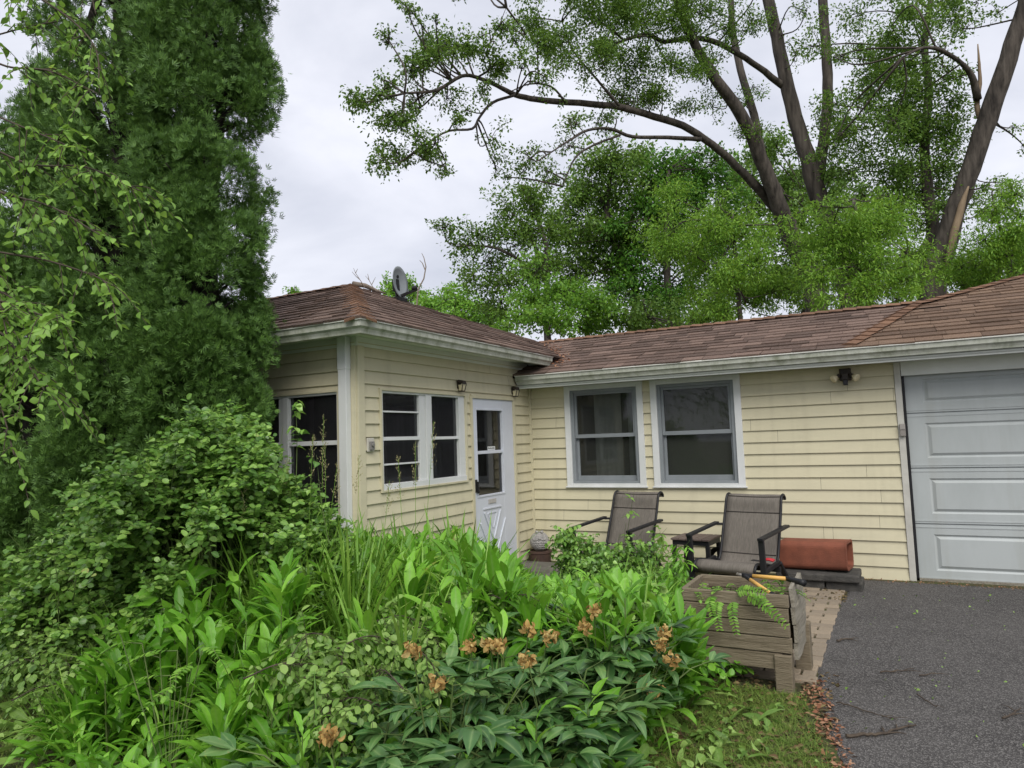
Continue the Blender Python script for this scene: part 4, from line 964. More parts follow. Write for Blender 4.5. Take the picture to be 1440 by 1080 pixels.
tb = blob_tree('leaning_tree', 'leaning grey tree with a pale bare strip and a broken stub, behind the garage', [(m1, rad_([54, 50, 42, 36, 33, 34, 31, 28, 25, 18], dB)), (m2, rad_([40, 34, 24, 20, 17, 15, 13, 10, 6], dB)), (m4, rad_([14, 11, 8, 7, 5, 3], dB))], blobsB, 'mid', .068, 1.9, twig_r=.009, fill=1.8)
limb_mesh([(m3, rad_([12, 9, 7, 5, 2], dB))], 'broken_stub', 'scar', tb)
sc_pts = P_([(1330, 375), (1340, 335), (1352, 290), (1362, 262)], dB-.42, dB-.50)
limb_mesh([(sc_pts, [.02, .07, .065, .015])], 'bare_strip', 'scar', tb)

# yellow-green locusts whose sprays hang in front of the trunks
def simple_trunk(px, depth, top, w0, lean=0.0, n=5):
    b = ground_pt(px, depth); tp = at(top[0], top[1], depth+lean)
    return [(([b+(tp-b)*k/n+rng.normal(size=3)*(.06*(tp[2]) if 0 < k < n else 0)*np.array([.5, .5, 0]) for k in range(n+1)]), [w0*(1-.75*k/n) for k in range(n+1)])]
def locust(px, d, top, bl, label):
    blob_tree('locust_tree', label, simple_trunk(px, d, top, .09), bl, 'locust', .068, 2.0, fill=1.2, tmpl=NARROW, twig_r=.009, jitter=.8, droop=.5)
locust(1050, 12.5, (1030, 300), [(1000, 320, 34, 12.5), (1040, 335, 36, 12.3), (965, 350, 30, 12.7), (985, 375, 34, 12.4), (1030, 385, 34, 12.2), (1070, 365, 32, 12.0), (1075, 320, 24, 12.2, .6), (1010, 285, 20, 12.6, .5), (1090, 410, 32, 12.0), (1000, 425, 30, 12.5), (1050, 425, 30, 12.3)], 'yellow green locust sapling left of the maple trunks')
locust(1200, 11.5, (1200, 280), [(1170, 330, 34, 11.5), (1130, 345, 30, 11.6), (1210, 310, 36, 11.5), (1250, 330, 34, 11.6), (1190, 365, 34, 11.4), (1235, 375, 34, 11.4), (1150, 385, 30, 11.4), (1280, 355, 30, 11.6), (1215, 410, 30, 11.5), (1275, 395, 28, 11.6), (1180, 290, 22, 11.6, .5), (1250, 290, 26, 11.7, .7), (1120, 300, 14, 11.6, .4), (1165, 420, 26, 11.5), (1265, 420, 24, 11.5, .8)], 'yellow green locust whose sprays hang across the middle of the maple trunks')
locust(1400, 12.0, (1400, 300), [(1380, 340, 30, 12), (1420, 335, 32, 12), (1365, 375, 28, 12), (1405, 370, 30, 12), (1440, 360, 30, 12), (1350, 400, 22, 12, .8), (1395, 300, 20, 12.2, .5), (1435, 300, 24, 12.2, .6), (1390, 400, 22, 12), (1470, 340, 34, 12), (1460, 390, 28, 12)], 'yellow green locust behind the garage ridge at the right edge')

# middle distance trees
blob_tree('ash_tree', 'slender grey green ash with open crown, leftmost of the tall trees behind the breezeway roof', simple_trunk(770, 19, (735, 260), .16)+[(P_([(757, 400), (735, 370), (700, 350), (668, 345)], 19), [.07, .05, .04, .02]), (P_([(765, 385), (752, 345), (742, 322), (720, 300)], 19), [.07, .05, .04, .02])],
          [(655, 345, 24, 19), (680, 332, 26, 19), (710, 300, 28, 19), (738, 268, 24, 19), (750, 295, 26, 19), (742, 325, 26, 19, .9), (690, 370, 28, 19), (665, 392, 26, 19), (712, 400, 30, 19), (740, 385, 30, 19), (700, 430, 30, 19), (725, 345, 22, 19, .6), (775, 330, 24, 19), (770, 365, 26, 19), (748, 430, 28, 19)], 'maple', .105, 2.0, twig_r=.014, fill=.6)
blob_tree('cottonwood_tree', 'tall full mid green tree behind the breezeway roof, under the long maple limb', simple_trunk(880, 21, (860, 230), .22)+[(P_([(876, 380), (862, 330), (850, 290), (835, 260)], 21), [.1, .08, .06, .02]), (P_([(878, 345), (888, 310), (905, 280)], 21), [.07, .05, .02])],
          [(830, 240, 32, 21), (860, 222, 30, 21), (885, 250, 34, 21), (810, 285, 32, 21), (845, 280, 34, 21), (880, 295, 34, 21), (815, 325, 34, 21), (850, 330, 36, 21), (790, 345, 28, 21), (885, 345, 34, 21), (830, 370, 34, 21), (800, 385, 30, 21), (865, 385, 32, 21), (905, 225, 24, 21, .8), (910, 270, 28, 21), (780, 310, 20, 21, .7)], 'mid', .115, 2.3, twig_r=.014, fill=.8)
blob_tree('elm_tree', 'dense deep green tree behind the breezeway roof, between the cottonwood and the locust sapling', simple_trunk(925, 20, (940, 240), .2),
          [(935, 240, 28, 20), (965, 235, 26, 20), (945, 275, 32, 20), (975, 270, 28, 20), (920, 310, 32, 20), (955, 312, 32, 20), (915, 350, 34, 20), (950, 355, 34, 20), (900, 385, 32, 20), (935, 395, 34, 20), (965, 400, 30, 20), (985, 300, 26, 20), (910, 425, 32, 20), (950, 435, 30, 20), (880, 415, 28, 20), (1000, 250, 26, 20.5), (1030, 265, 26, 21), (1010, 225, 20, 21, .7)], 'deep', .11, 2.4, twig_r=.014, fill=.8)
blob_tree('understory_tree', 'low bushy yellow green tree just above the breezeway ridge below the ash', simple_trunk(790, 15, (790, 410), .08),
          [(745, 420, 26, 15), (775, 405, 26, 15), (805, 415, 28, 15), (835, 425, 26, 15), (760, 450, 26, 15), (795, 450, 28, 15), (830, 455, 26, 15), (730, 450, 20, 15), (865, 440, 22, 15, .7)], 'far', .09, 2.4, twig_r=.01, fill=1)
blob_tree('understory_tree', 'low deep green tree just above the breezeway ridge below the elm', simple_trunk(900, 15.5, (905, 420), .08),
          [(880, 445, 24, 15.5), (910, 440, 26, 15.5), (945, 445, 26, 15.5), (980, 445, 24, 15.5), (1010, 440, 22, 15.5, .8), (895, 465, 20, 15.5)], 'mid', .09, 2.4, twig_r=.01, fill=1)
blob_tree('distant_tree', 'bright green distant tree seen past the satellite dish', simple_trunk(575, 30, (570, 400), .2),
          [(545, 405, 16, 30, .8), (568, 398, 16, 30), (588, 415, 18, 30), (610, 425, 18, 30), (560, 420, 18, 30)], 'far', .15, 2.5, twig_r=.02, fill=.6)
blob_tree('distant_tree', 'bright green distant tree right of the dish, low behind the wing roof', simple_trunk(645, 27, (640, 420), .2),
          [(625, 422, 18, 27), (648, 425, 20, 27), (670, 432, 18, 27), (640, 445, 20, 27), (665, 455, 20, 27), (690, 450, 18, 27), (700, 465, 18, 27)], 'far', .14, 2.6, twig_r=.02, fill=1)
blob_tree('distant_tree', 'small pale tuft of a distant treetop between the arborvitae and the wing roof peak', simple_trunk(415, 32, (415, 410), .15),
          [(413, 410, 8, 32), (420, 416, 8, 32)], 'far', .15, 1.6, twig_r=.02)
blob_tree('hedge_tree', 'broad green tree standing farthest back behind the maple trunks', simple_trunk(1130, 24, (1130, 320), .2),
          [(1040, 250, 28, 24, .9), (1075, 225, 26, 24, .8), (1110, 250, 30, 24, .9), (1060, 290, 32, 24), (1110, 290, 32, 24), (1085, 195, 22, 24, .6), (1170, 250, 28, 24, .8), (1020, 310, 30, 24), (1080, 340, 34, 24, .8), (1120, 330, 34, 24, .8), (1165, 300, 32, 24, .7), (1210, 340, 34, 24, .8), (1100, 390, 38, 24), (1150, 390, 38, 24), (1200, 395, 38, 24), (1250, 390, 36, 24), (1060, 400, 36, 24), (1300, 380, 36, 24), (1345, 380, 34, 24, .8), (1020, 410, 34, 24), (1400, 390, 40, 24, .8), (1450, 380, 40, 24, .8)], 'mid', .14, 2.6, twig_r=.016, jitter=1.5, fill=1.3)

# ------------------------------------------------------------------ arborvitae
def arborvitae(base, h, r, label, n_tuft, lean=(0, 0), seed=0):
    t = thing('arborvitae', tuple(base), label, 'tree', 'tall arborvitae beside the wing')
    tr = [([base+np.array([lean[0]*k/6, lean[1]*k/6, h*k/6]) for k in range(7)], [.12*(1-.14*k) for k in range(7)])]
    for q in range(2): tr.append(([base+rng.normal(size=3)*.1*np.array([1, 1, 0])+np.array([lean[0]*k/5+(.25*k/5)*math.cos(q*3+1), lean[1]*k/5+(.25*k/5)*math.sin(q*3+1), h*.95*k/5]) for k in range(6)], [.08*(1-.16*k) for k in range(6)]))
    limb_mesh(tr, 'trunk', 'barkd', t)
    T = Tris(); tubes = []
    # lumps: each a rounded boss of foliage on the column's side
    nl = int(n_tuft/22)
    lump_z = rng.uniform(.05, 1, nl)**1.15*h; lump_a = rng.uniform(0, 2*PI, nl)
    for z, a in zip(lump_z, lump_a):
        k = z/h; prof = (.80+.24*math.sin(min(1, k*1.6)*PI/2))*(1 if k < .72 else max(.12, 1-((k-.72)/.30)**1.5))
        rr = r*prof*rng.uniform(.62, 1.0); c = base+np.array([lean[0]*k+rr*math.cos(a), lean[1]*k+rr*math.sin(a), z])
        inner = base+np.array([lean[0]*k, lean[1]*k, max(.1, z-.25)])
        tubes.append(([inner, (inner+c)/2, c], [.02, .012, .005]))
        lr = rng.uniform(.13, .24)
        m_ = 30; n1 = 13
        d = rdir(m_); o = np.array([math.cos(a), math.sin(a), .35]); d = nrmz(d+o*.55)
        tc_ = c+d*lr*rng.uniform(.75, 1.0, (m_, 1))*np.array([1, 1, 1.25])
        P = np.repeat(tc_, n1, 0)+rng.normal(size=(m_*n1, 3))*.034
        D = nrmz(np.repeat(d, n1, 0)*.8+UPN*.55+rng.normal(size=(m_*n1, 3))*.45)
        T.scatter(FAN, P, D, nrmz(rdir(m_*n1)+np.repeat(o[None], m_*n1, 0)*.7), rng.uniform(.038, .070, m_*n1))
    limb_mesh(tubes, 'branches', 'barkd', t)
    T.build('foliage', 'arb', t, smooth=False)
def gp(px, d):
    p = at(px, 300, d); return np.array([p[0], p[1], 0.0])
arborvitae(gp(278, 5.75), 7.6, .40, 'tall dark green arborvitae column nearest the wing, its edge against the sky', 7600, lean=(.05, .05))
arborvitae(gp(165, 6.0), 8.0, .46, 'tall dark arborvitae standing second from the wing', 6000)
arborvitae(gp(75, 6.4), 4.9, .5, 'tall dark arborvitae behind the light green overhanging branches', 4800)
arborvitae(gp(-60, 6.9), 4.1, .6, 'dark arborvitae cut by the left edge of the photo', 2600)
# ------------------------------------------------------------------ branches hanging in from a tree just left of the frame
tr_base = np.array([at(-230, 440, 3.4)[0], at(-230, 440, 3.4)[1], 0.0])
t = thing('overhanging_tree', tuple(tr_base), 'light green broadleaf tree outside the left edge whose leafy branches hang into the photo', 'tree')
tp_ = at(-250, -250, 3.6)
trunk_ = [([tr_base, tr_base*.6+np.array([*tp_[:2], 0])*.4+UPN*1.3, tp_, tp_+UPN*1.2], [.11, .09, .06, .03])]
T = Tris(); tubes = []
def spray(pts, n_side, leaf=.062, r=.007, T=T, tubes=tubes, tm=OVATE, ln_=.22, droop=.55):
    """a leafy branch: side shoots with alternate leaves hanging from them"""
    sm = [np.array(tuple(p)) for p in catmull([tuple(map(float, p)) for p in pts], 6)]
    tubes.append((sm, list(np.linspace(r, r*.3, len(sm)))))
    for i in range(n_side):
        k = int(rng.uniform(.18, 1)*(len(sm)-1)); p = sm[k]; ax = nrmz(sm[min(k+1, len(sm)-1)]-sm[max(k-1, 0)])
        d = nrmz(ax*.7+rdir(1)[0]*.8-UPN*.15); L_ = ln_*rng.uniform(.5, 1.15); q = [p+d*L_*s_-UPN*droop*L_*s_*s_ for s_ in (0, .35, .7, 1.0)]
        tubes.append((q, [r*.32, r*.26, r*.2, r*.12]))
        m_ = max(4, int(L_/leaf*2.1)); s_ = np.linspace(.15, 1.0, m_)
        Pp = p+d*L_*s_[:, None]-UPN*droop*L_*(s_**2)[:, None]
        sd_ = np.where(np.arange(m_) % 2, 1, -1)[:, None]*nrmz(np.cross(d, UPN))
        D = nrmz(d*.5+sd_*.75-UPN*.5+rng.normal(size=(m_, 3))*.28)
        T.scatter(tm, Pp, D, nrmz(UPN+rng.normal(size=(m_, 3))*.4), leaf*rng.uniform(.65, 1.2, m_))
hub = [tp_, trunk_[0][0][1], tp_+UPN*.6]
for pl, d0, d1, n_ in [([(-240, -120), (-60, -60), (60, 0), (130, 60), (140, 130)], 3.5, 2.9, 26), ([(-240, 0), (-80, 40), (0, 90), (70, 100), (138, 132)], 3.4, 2.9, 26), ([(-240, 60), (-100, 110), (-10, 160), (60, 190), (120, 215)], 3.4, 2.8, 28),
                       ([(-240, 150), (-60, 190), (40, 230), (120, 235), (196, 268)], 3.4, 2.8, 34), ([(-240, 170), (-100, 230), (0, 270), (70, 290), (140, 330)], 3.4, 2.7, 30), ([(-240, 300), (-100, 320), (-20, 350), (60, 365), (125, 385), (160, 402)], 3.4, 2.7, 24),
                       ([(-240, 350), (-80, 380), (0, 410), (50, 440), (105, 452)], 3.4, 2.6, 30), ([(-240, 380), (-90, 420), (-10, 460), (30, 500), (70, 560)], 3.4, 2.6, 32), ([(-240, 420), (-110, 480), (-30, 520), (0, 570), (20, 640)], 3.4, 2.6, 18),
                       ([(-240, -160), (-100, -140), (20, -110), (110, -60), (135, 20)], 3.6, 3.1, 22), ([(-240, 250), (-130, 270), (-60, 330), (-10, 400), (10, 470)], 3.4, 2.7, 24), ([(-240, 100), (-140, 90), (-40, 60), (30, 40), (80, 30)], 3.5, 3.2, 18)]:
    n0 = len(pl); pts = [at(x, y, d0+(d1-d0)*i/(n0-1)) for i, (x, y) in enumerate(pl)]
    pts = [np.array(tp_)*.5+np.array(trunk_[0][0][1])*.5]+pts if pl[0][1] > 120 else [np.array(tp_)]+pts
    spray(pts, int(n_*1.35), leaf=.042, r=.008, ln_=.2)
limb_mesh(trunk_+tubes, 'trunk', 'twig', t, 12); T.build('leaves', 'elm', t)

# a few leaves hanging into the top of the sky from a high bough of the same kind of maple
def leafy_shrub(name, base, stems, label, cat, m, leaf, tm, spread, n_side, ln_=.16, group=None, r=.004):
    t = thing(name, tuple(base), label, cat, group); T = Tris(); tubes = []
    for e in stems:
        e = np.asarray(e, float); s0 = base+rng.normal(size=3)*.04*[1, 1, 0]
        spray([s0, (s0+e)/2+rng.normal(size=3)*spread*.25, e], n_side, leaf=leaf, r=r, T=T, tubes=tubes, tm=tm, ln_=ln_, droop=.35)
    limb_mesh(tubes, 'stems', 'stem', t); T.build('leaves', m, t); return t
# ------------------------------------------------------------------ the big bush by the wing corner
def sil(pts): xs, ys = zip(*pts); return lambda px: float(np.interp(px, xs, ys))
BUSH_SIL = sil([(0, 900), (60, 800), (100, 735), (150, 690), (200, 645), (250, 615), (300, 594), (340, 596), (362, 615), (385, 635), (408, 660), (430, 690), (446, 722), (462, 790)])
WEED_SIL = sil([(0, 1010), (60, 985), (120, 930), (180, 840), (250, 800), (320, 740), (380, 715), (450, 705), (490, 735), (540, 737), (600, 732), (650, 745), (690, 768), (712, 780), (735, 806), (785, 812), (860, 806), (930, 812), (960, 840), (985, 885), (1010, 930)])
def zcap(x, y, s):
    """greatest height at (x, y) that stays under an outline seen in the photograph"""
    z = 0.0
    for k in range(45):
        z2 = .05+k*.05; px, py = proj((x, y, z2))
        if py < s(px): break
        z = z2
    return z
bb = np.array([*at(300, 700, 4.75)[:2], 0.0])
t = thing('honeysuckle_bush', tuple(bb), 'big rounded leafy bush filling the corner in front of the wing windows', 'bush')
T = Tris(); tubes = []
n_arch = 125
for i in range(n_arch):
    a = rng.uniform(0, 2*PI); rr = rng.uniform(.1, 1.12)*rng.uniform(.75, 1); ex, ey = bb[0]+rr*math.cos(a)*1.0, bb[1]+rr*math.sin(a)*.85
    top = zcap(ex, ey, BUSH_SIL)
    top *= .90+.13*math.sin(a*3.1+1)*math.sin(a*5.3+rr*4)+rng.normal()*.035
    if top < .15: continue
    z1 = top*(1-.55*rng.random()**1.7) if rr > .55 else top*(1-.18*rng.random())
    e = np.array([ex, ey, z1]); s0 = bb+np.array([math.cos(a), math.sin(a), 0])*.18
    mid = (s0+e)/2+UPN*(z1*.30+.1)
    sm = [np.array(tuple(p)) for p in catmull([tuple(s0), tuple(mid), tuple(e), tuple(e+np.array([math.cos(a)*.16, math.sin(a)*.16, -.10]))], 6)]
    tubes.append((sm, list(np.linspace(.008, .002, len(sm)))))
    for k in range(6, len(sm)):
        p = sm[k]; nsh = 4
        for q in range(nsh):
            d = nrmz(rdir(1)[0]+np.array([math.cos(a), math.sin(a), .55])*.7); L_ = rng.uniform(.10, .24)
            qp = [p, p+d*L_*.5, p+d*L_-UPN*.03]; tubes.append((qp, [.0022, .0018, .001]))
            m_ = 9; s_ = np.linspace(.15, 1, m_); Pp = p+d*L_*s_[:, None]-UPN*.03*(s_**2)[:, None]
            sd_ = np.where(np.arange(m_) % 2, 1, -1)[:, None]*nrmz(np.cross(d, UPN)+1e-6)
            D = nrmz(d*.45+sd_*.85+UPN*rng.uniform(-.35, .25)+rng.normal(size=(m_, 3))*.25)
            T.scatter(ROUND, Pp, D, nrmz(UPN+np.array([.3, -.4, 0])+rng.normal(size=(m_, 3))*.4), rng.uniform(.026, .054, m_))
# shoots standing out over the outline
for px, py, d_ in [(416, 566, 4.6), (398, 600, 4.5), (360, 600, 4.4), (300, 575, 4.5), (250, 590, 4.3), (190, 640, 4.2), (110, 720, 4.1), (70, 745, 4.0), (445, 640, 4.4), (330, 590, 4.7)]:
    e = at(px, py, d_); s0 = np.array([e[0]+rng.normal()*.05, e[1]+rng.normal()*.05, max(.4, e[2]-.55)])
    spray([s0, (s0+e)/2+rng.normal(size=3)*.02, e], 7, leaf=.062, r=.004, T=T, tubes=tubes, tm=OVATE2, ln_=.10, droop=.3)
limb_mesh(tubes, 'stems', 'stem', t); T.build('foliage', 'bush', t)

# lower bush continuing to the left edge, under the arborvitae
b = np.array([*at(40, 440, 4.9)[:2], 0.0]); stl = []
for _ in range(46):
    px, py = rng.uniform(-60, 150), rng.uniform(740, 900); stl.append(at(px, py+max(0, (60-px)*.15), rng.uniform(4.2, 5.3)))
leafy_shrub('low_bush', b, stl, 'low dark leafy bush at the left edge under the arborvitae', 'bush', 'bush', .05, ROUND, .5, 22, .2)
# ------------------------------------------------------------------ weeds and tall grass (a mass nobody could count)
def in_bed(x, y):
    # bed from the porch wall out to the peonies, bounded by the wing, the chairs and the planter
    if x < .06 or y > -.75: return False
    if y > -1.0+(-.35)*max(0, x-1.2): return False
    if x > 2.75 and y > -3.85: return False
    if x > 1.55 and y > -1.75: return False
    px, py = proj((x, y, 0.0))
    return y > -6.3 and px > 60 and x < 3.05-.0*y
LMAX = .34
def rosette(T, p, h, n, tmpls, spread=.55, leaf=(.6, 1.0), up=1.0):
    a = rng.uniform(0, 2*PI, n); s_ = rng.uniform(.12, spread, n)
    D = np.stack([np.cos(a)*s_, np.sin(a)*s_, np.full(n, up)], 1); Nr = np.stack([-np.cos(a), -np.sin(a), s_*1.0], 1)
    L_ = h*rng.uniform(leaf[0], leaf[1], n); g = rng.integers(0, len(tmpls), n)
    cut = max(.10, LMAX*rng.uniform(.85, 1.1)); L_ = np.minimum(L_, cut*rng.uniform(.6, 1.0, n))
    P = p+np.stack([np.cos(a)*.03, np.sin(a)*.03, rng.uniform(.25, 1, n)*np.maximum(0, h-L_*.85)], 1)
    for k in range(len(tmpls)):
        m_ = g == k; T.scatter(tmpls[k], P[m_], nrmz(D[m_]), nrmz(Nr[m_]), L_[m_])
def stalk(T, St, p, h, tmpls, nl, ll):
    """upright leafy stem with leaves all the way up"""
    lean = rng.normal(size=3)*.10*h; top = p+UPN*h+lean*[1, 1, 0]; St.tube([p, (p+top)/2+lean*.15, top], .006, .003)
    k = np.linspace(.12, 1, nl); a = np.arange(nl)*2.4+rng.uniform(0, 6); P = p+(top-p)*k[:, None]
    el = .45+.75*k; D = np.stack([np.cos(a)*(1.15-el*.5), np.sin(a)*(1.15-el*.5), el], 1)+rng.normal(size=(nl, 3))*.15
    Nr = np.stack([-np.cos(a)*.6, -np.sin(a)*.6, np.ones(nl)], 1); L_ = ll*(1.05-.55*k)*rng.uniform(.8, 1.2, nl); g = rng.integers(0, len(tmpls), nl)
    for q in range(len(tmpls)):
        m_ = g == q; T.scatter(tmpls[q], P[m_], nrmz(D[m_]), nrmz(Nr[m_]), L_[m_])
TW = Tris(); TS = Tris(); TG = Tris()
cnt = 0
while cnt < 1050:
    x, y = rng.uniform(.06, 3.0), rng.uniform(-6.2, -.8)
    if not in_bed(x, y): continue
    px, py = proj((x, y, 0.0))
    if y < -4.7 and px > 420 and rng.random() < .85: continue      # peonies take this ground
    if np.hypot(x-bb[0], y-bb[1]) < .75: continue
    cap = zcap(x, y, WEED_SIL)*rng.uniform(.80, 1.04)
    h = min(cap, rng.uniform(.45, .92)); dep_ = float((np.array([x, y, 0.0])-CAM)@FWD)
    if dep_ < 2.5 or (px < 300 and dep_ < 3.3): cnt += 1; continue
    LMAX = .32 if dep_ > 3.8 else .22
    if dep_ < 3.2: h = min(h, .5)
    if h < .1: cnt += 1; continue
    p = np.array([x, y, 0.0]); u_ = rng.random()
    if u_ < .30: rosette(TW, p, h*1.08, rng.integers(12, 20), LANCE[:3], .5)
    elif u_ < .64: rosette(TW, p, h*1.06, rng.integers(11, 17), TOOTH, .6)
    elif u_ < .90: stalk(TW, TS, p, h*.92, [LANCE[1], LANCE[2], TOOTH[1]], rng.integers(10, 16), min(.34, h*.45))
    else:
        n = 26; LMAX = .8; rosette(TG, p, h*1.25, n, BLADE, .45, (.55, 1.0)); LMAX = .34
    cnt += 1
LMAX = .9
# taller grass by the bush and under the wing corner
for _ in range(90):
    px = rng.uniform(330, 520); d_ = rng.uniform(4.0, 5.1); p = at(px, 700, d_); p[2] = 0
    if p[0] < .08 and p[1] > -3.5: continue
    cap = zcap(p[0], p[1], sil([(300, 700), (350, 665), (420, 650), (500, 700), (540, 730)])); h = min(cap*.92, rng.uniform(.6, .95))
    rosette(TG, p, h*1.15, 24, BLADE, .35, (.55, 1.0))
LMAX = .30
# lower growth filling between, and the shaded bottom
for _ in range(900):
    x, y = rng.uniform(.1, 3.0), rng.uniform(-6.3, -.9)
    if not in_bed(x, y): continue
    h = min(zcap(x, y, WEED_SIL), rng.uniform(.14, .36)); dep_ = float((np.array([x, y, 0.0])-CAM)@FWD)
    if dep_ < 2.1: continue
    LMAX = .28 if dep_ > 3.4 else .17
    if h > .08: rosette(TW, np.array([x, y, 0.0]), h, 7, LANCE[1:], 1.1, (.6, 1.1))
wd = TW.build('tall_weeds', 'weed'); tag(wd, kind='stuff'); ws = TS.build('weed_stems', 'stem', wd)
tag(TG.build('long_grass', 'grass'), kind='stuff')

# wilted cut stems lying over the weeds, pale undersides showing
TC = Tris(); tubes = []
for px, py, d_, n in [(560, 880, 3.5, 16), (600, 900, 3.4, 16), (520, 910, 3.2, 16), (480, 940, 3.0, 16), (640, 860, 3.7, 14), (690, 850, 3.8, 12), (540, 960, 2.9, 14), (450, 980, 2.8, 16), (500, 1000, 2.7, 14), (880, 860, 3.9, 14), (920, 850, 4.0, 14), (850, 850, 3.9, 12), (430, 910, 3.1, 14), (740, 850, 3.8, 10), (600, 940, 3.0, 12),
                       (60, 900, 4.2, 16), (110, 905, 4.0, 16), (30, 940, 3.9, 14), (90, 950, 3.7, 14), (140, 930, 3.7, 12), (20, 880, 4.4, 14), (60, 980, 3.5, 14), (130, 860, 4.2, 14), (40, 840, 4.5, 14), (400, 950, 2.9, 14), (95, 830, 4.3, 14)]:
    c = at(px, py, d_); d = nrmz(np.array([rng.normal(), rng.normal(), -.12])); L_ = .32
    if c[2] < .12: c[2] = .12
    spray([c-d*L_*.5, c+UPN*.05, c+d*L_*.5], int(n*1.5), leaf=rng.uniform(.03, .048), r=.004, T=TC, tubes=tubes, tm=(WILT if rng.random() < .2 else ROUND), ln_=.19, droop=.5)
o = TC.build('wilted_cuttings', 'wilt'); tag(o, kind='stuff'); limb_mesh(tubes, 'cut_stems', 'twig', o)

# ------------------------------------------------------------------ peonies along the front of the bed
BLOOMS = [(690, 905, .5), (742, 928, .5), (616, 960, .55), (744, 884, .5), (772, 894, .5), (836, 858, .5), (823, 880, .5), (935, 888, .5), (928, 905, .5), (944, 926, .48), (906, 960, .42), (920, 968, .42), (580, 912, .55), (463, 1035, .5), (660, 907, .5), (700, 908, .5)]
def peony(px, d_, h, nst, blooms, label):
    b = at(px, 440, d_); b[2] = 0; t = thing('peony', tuple(b), label, 'peony', 'peony clumps along the front of the bed')
    T = Tris(); St = Tris()
    for i in range(nst):
        a = 2*PI*i/nst+rng.uniform(-.3, .3); rr = rng.uniform(.12, .40) if i else .05; hh = h*rng.uniform(.72, 1.05)*(1-.35*rr)
        e = b+np.array([math.cos(a)*rr, math.sin(a)*rr, hh]); m_ = b*.5+e*.5+UPN*hh*.16; St.tube([b+rng.normal(size=3)*.02*[1, 1, 0], m_, e], .0065, .004)
        for k in range(5):
            f = .42+.58*k/4; q = b+(e-b)*f+UPN*hh*.16*4*f*(1-f)*.6
            aa = a+k*2.4+rng.uniform(-.4, .4) if k < 4 else a
            pd = nrmz(np.array([math.cos(aa), math.sin(aa), .28])); pe = q+pd*rng.uniform(.07, .13); St.tube([q, pe], .003, .002)
            for j, off in enumerate((-.75, -.35, 0, .35, .75)):       # leaflets spread like a hand
                ca, sa = math.cos(off), math.sin(off); d = np.array([pd[0]*ca-pd[1]*sa, pd[0]*sa+pd[1]*ca, pd[2]+.08])+rng.normal(size=3)*.2
                T.scatter(PEONY[rng.integers(0, 3)], [pe-pd*.01*abs(j-2)], [d], [nrmz(UPN+rng.normal(size=3)*.22)], rng.uniform(.10, .17)*(1-.12*abs(j-2)))
    St.build('stems', 'stem', t); T.build('leaves', 'peony', t)
    for bx, by, bh in blooms:
        d2 = float((b-CAM)@FWD)+rng.uniform(-.24, -.06); c = at(bx, by, d2)
        B = Tris(); Bs = Tris(); n = 44; dd = rdir(n)*[1, 1, .7]+[0, 0, -.15]
        B.scatter(WILT, c+nrmz(dd)*rng.uniform(.0, .03, (n, 1)), dd, rdir(n), rng.uniform(.018, .042, n)); Bs.tube([b+UPN*.1, b*.3+c*.7-UPN*.06, c], .004, .003); Bs.build('flower_stem', 'stem', t)
        B.build('spent_bloom', 'bloom', t)
peony(685, 3.35, 0.60, 15, [BLOOMS[0], BLOOMS[14], BLOOMS[15], BLOOMS[3], BLOOMS[4]], 'peony with a row of brown spent blooms in the middle of the bed front')
peony(770, 3.05, 0.53, 15, [BLOOMS[1]], 'peony with large dark leaves and one drooping brown bloom, nearest the lawn edge')
peony(610, 2.85, 0.58, 14, [BLOOMS[2], BLOOMS[12]], 'peony with a thick orange brown bloom low at the front of the bed')
peony(815, 3.7, 0.58, 14, [BLOOMS[5], BLOOMS[6]], 'peony with two small tan blooms standing behind the largest dark leaves')
peony(850, 3.55, 0.53, 13, [BLOOMS[7], BLOOMS[8], BLOOMS[9], BLOOMS[10], BLOOMS[11]], 'peony with a hanging cluster of tan blooms, nearest to the planter')
peony(500, 2.65, 0.46, 13, [BLOOMS[13]], 'low peony with a single small orange bloom at the bottom edge of the photo')
peony(660, 2.6, 0.39, 13, [], 'flowerless dark peony at the very front of the bed')
peony(745, 2.9, 0.42, 12, [], 'flowerless peony between the front of the bed and the lawn on its right')

# big coarse leaves low at the left of the bed
b = np.array([*at(275, 440, 3.75)[:2], 0.0])
t = thing('burdock', tuple(b), 'coarse broad leaved burdock with pale ribbed leaves at the left of the weeds', 'weed')
BIG = strip([.05, .30, .40, .36, .22, .0], .8, .22, wave=.05); T = Tris(); St = Tris()
for px, py, d_, sz, dx in [(225, 838, 3.75, .16, -.2), (262, 868, 3.6, .17, -.3), (292, 860, 3.7, .15, .3), (318, 880, 3.55, .15, .4), (300, 800, 4.0, .15, .2), (245, 900, 3.5, .14, -.5), (330, 930, 3.3, .13, .3), (205, 960, 3.4, .13, -.5)]:
    c = at(px, py, d_); St.tube([b, (b+c)/2+UPN*.05, c], .006, .004); T.scatter(BIG, [c], [np.array([dx*.6, -.45, .08])], [nrmz(UPN+np.array([.25, -.55, 0])+rng.normal(size=3)*.15)], sz)
St.build('stems', 'stem', t); T.build('leaves', 'weed', t)

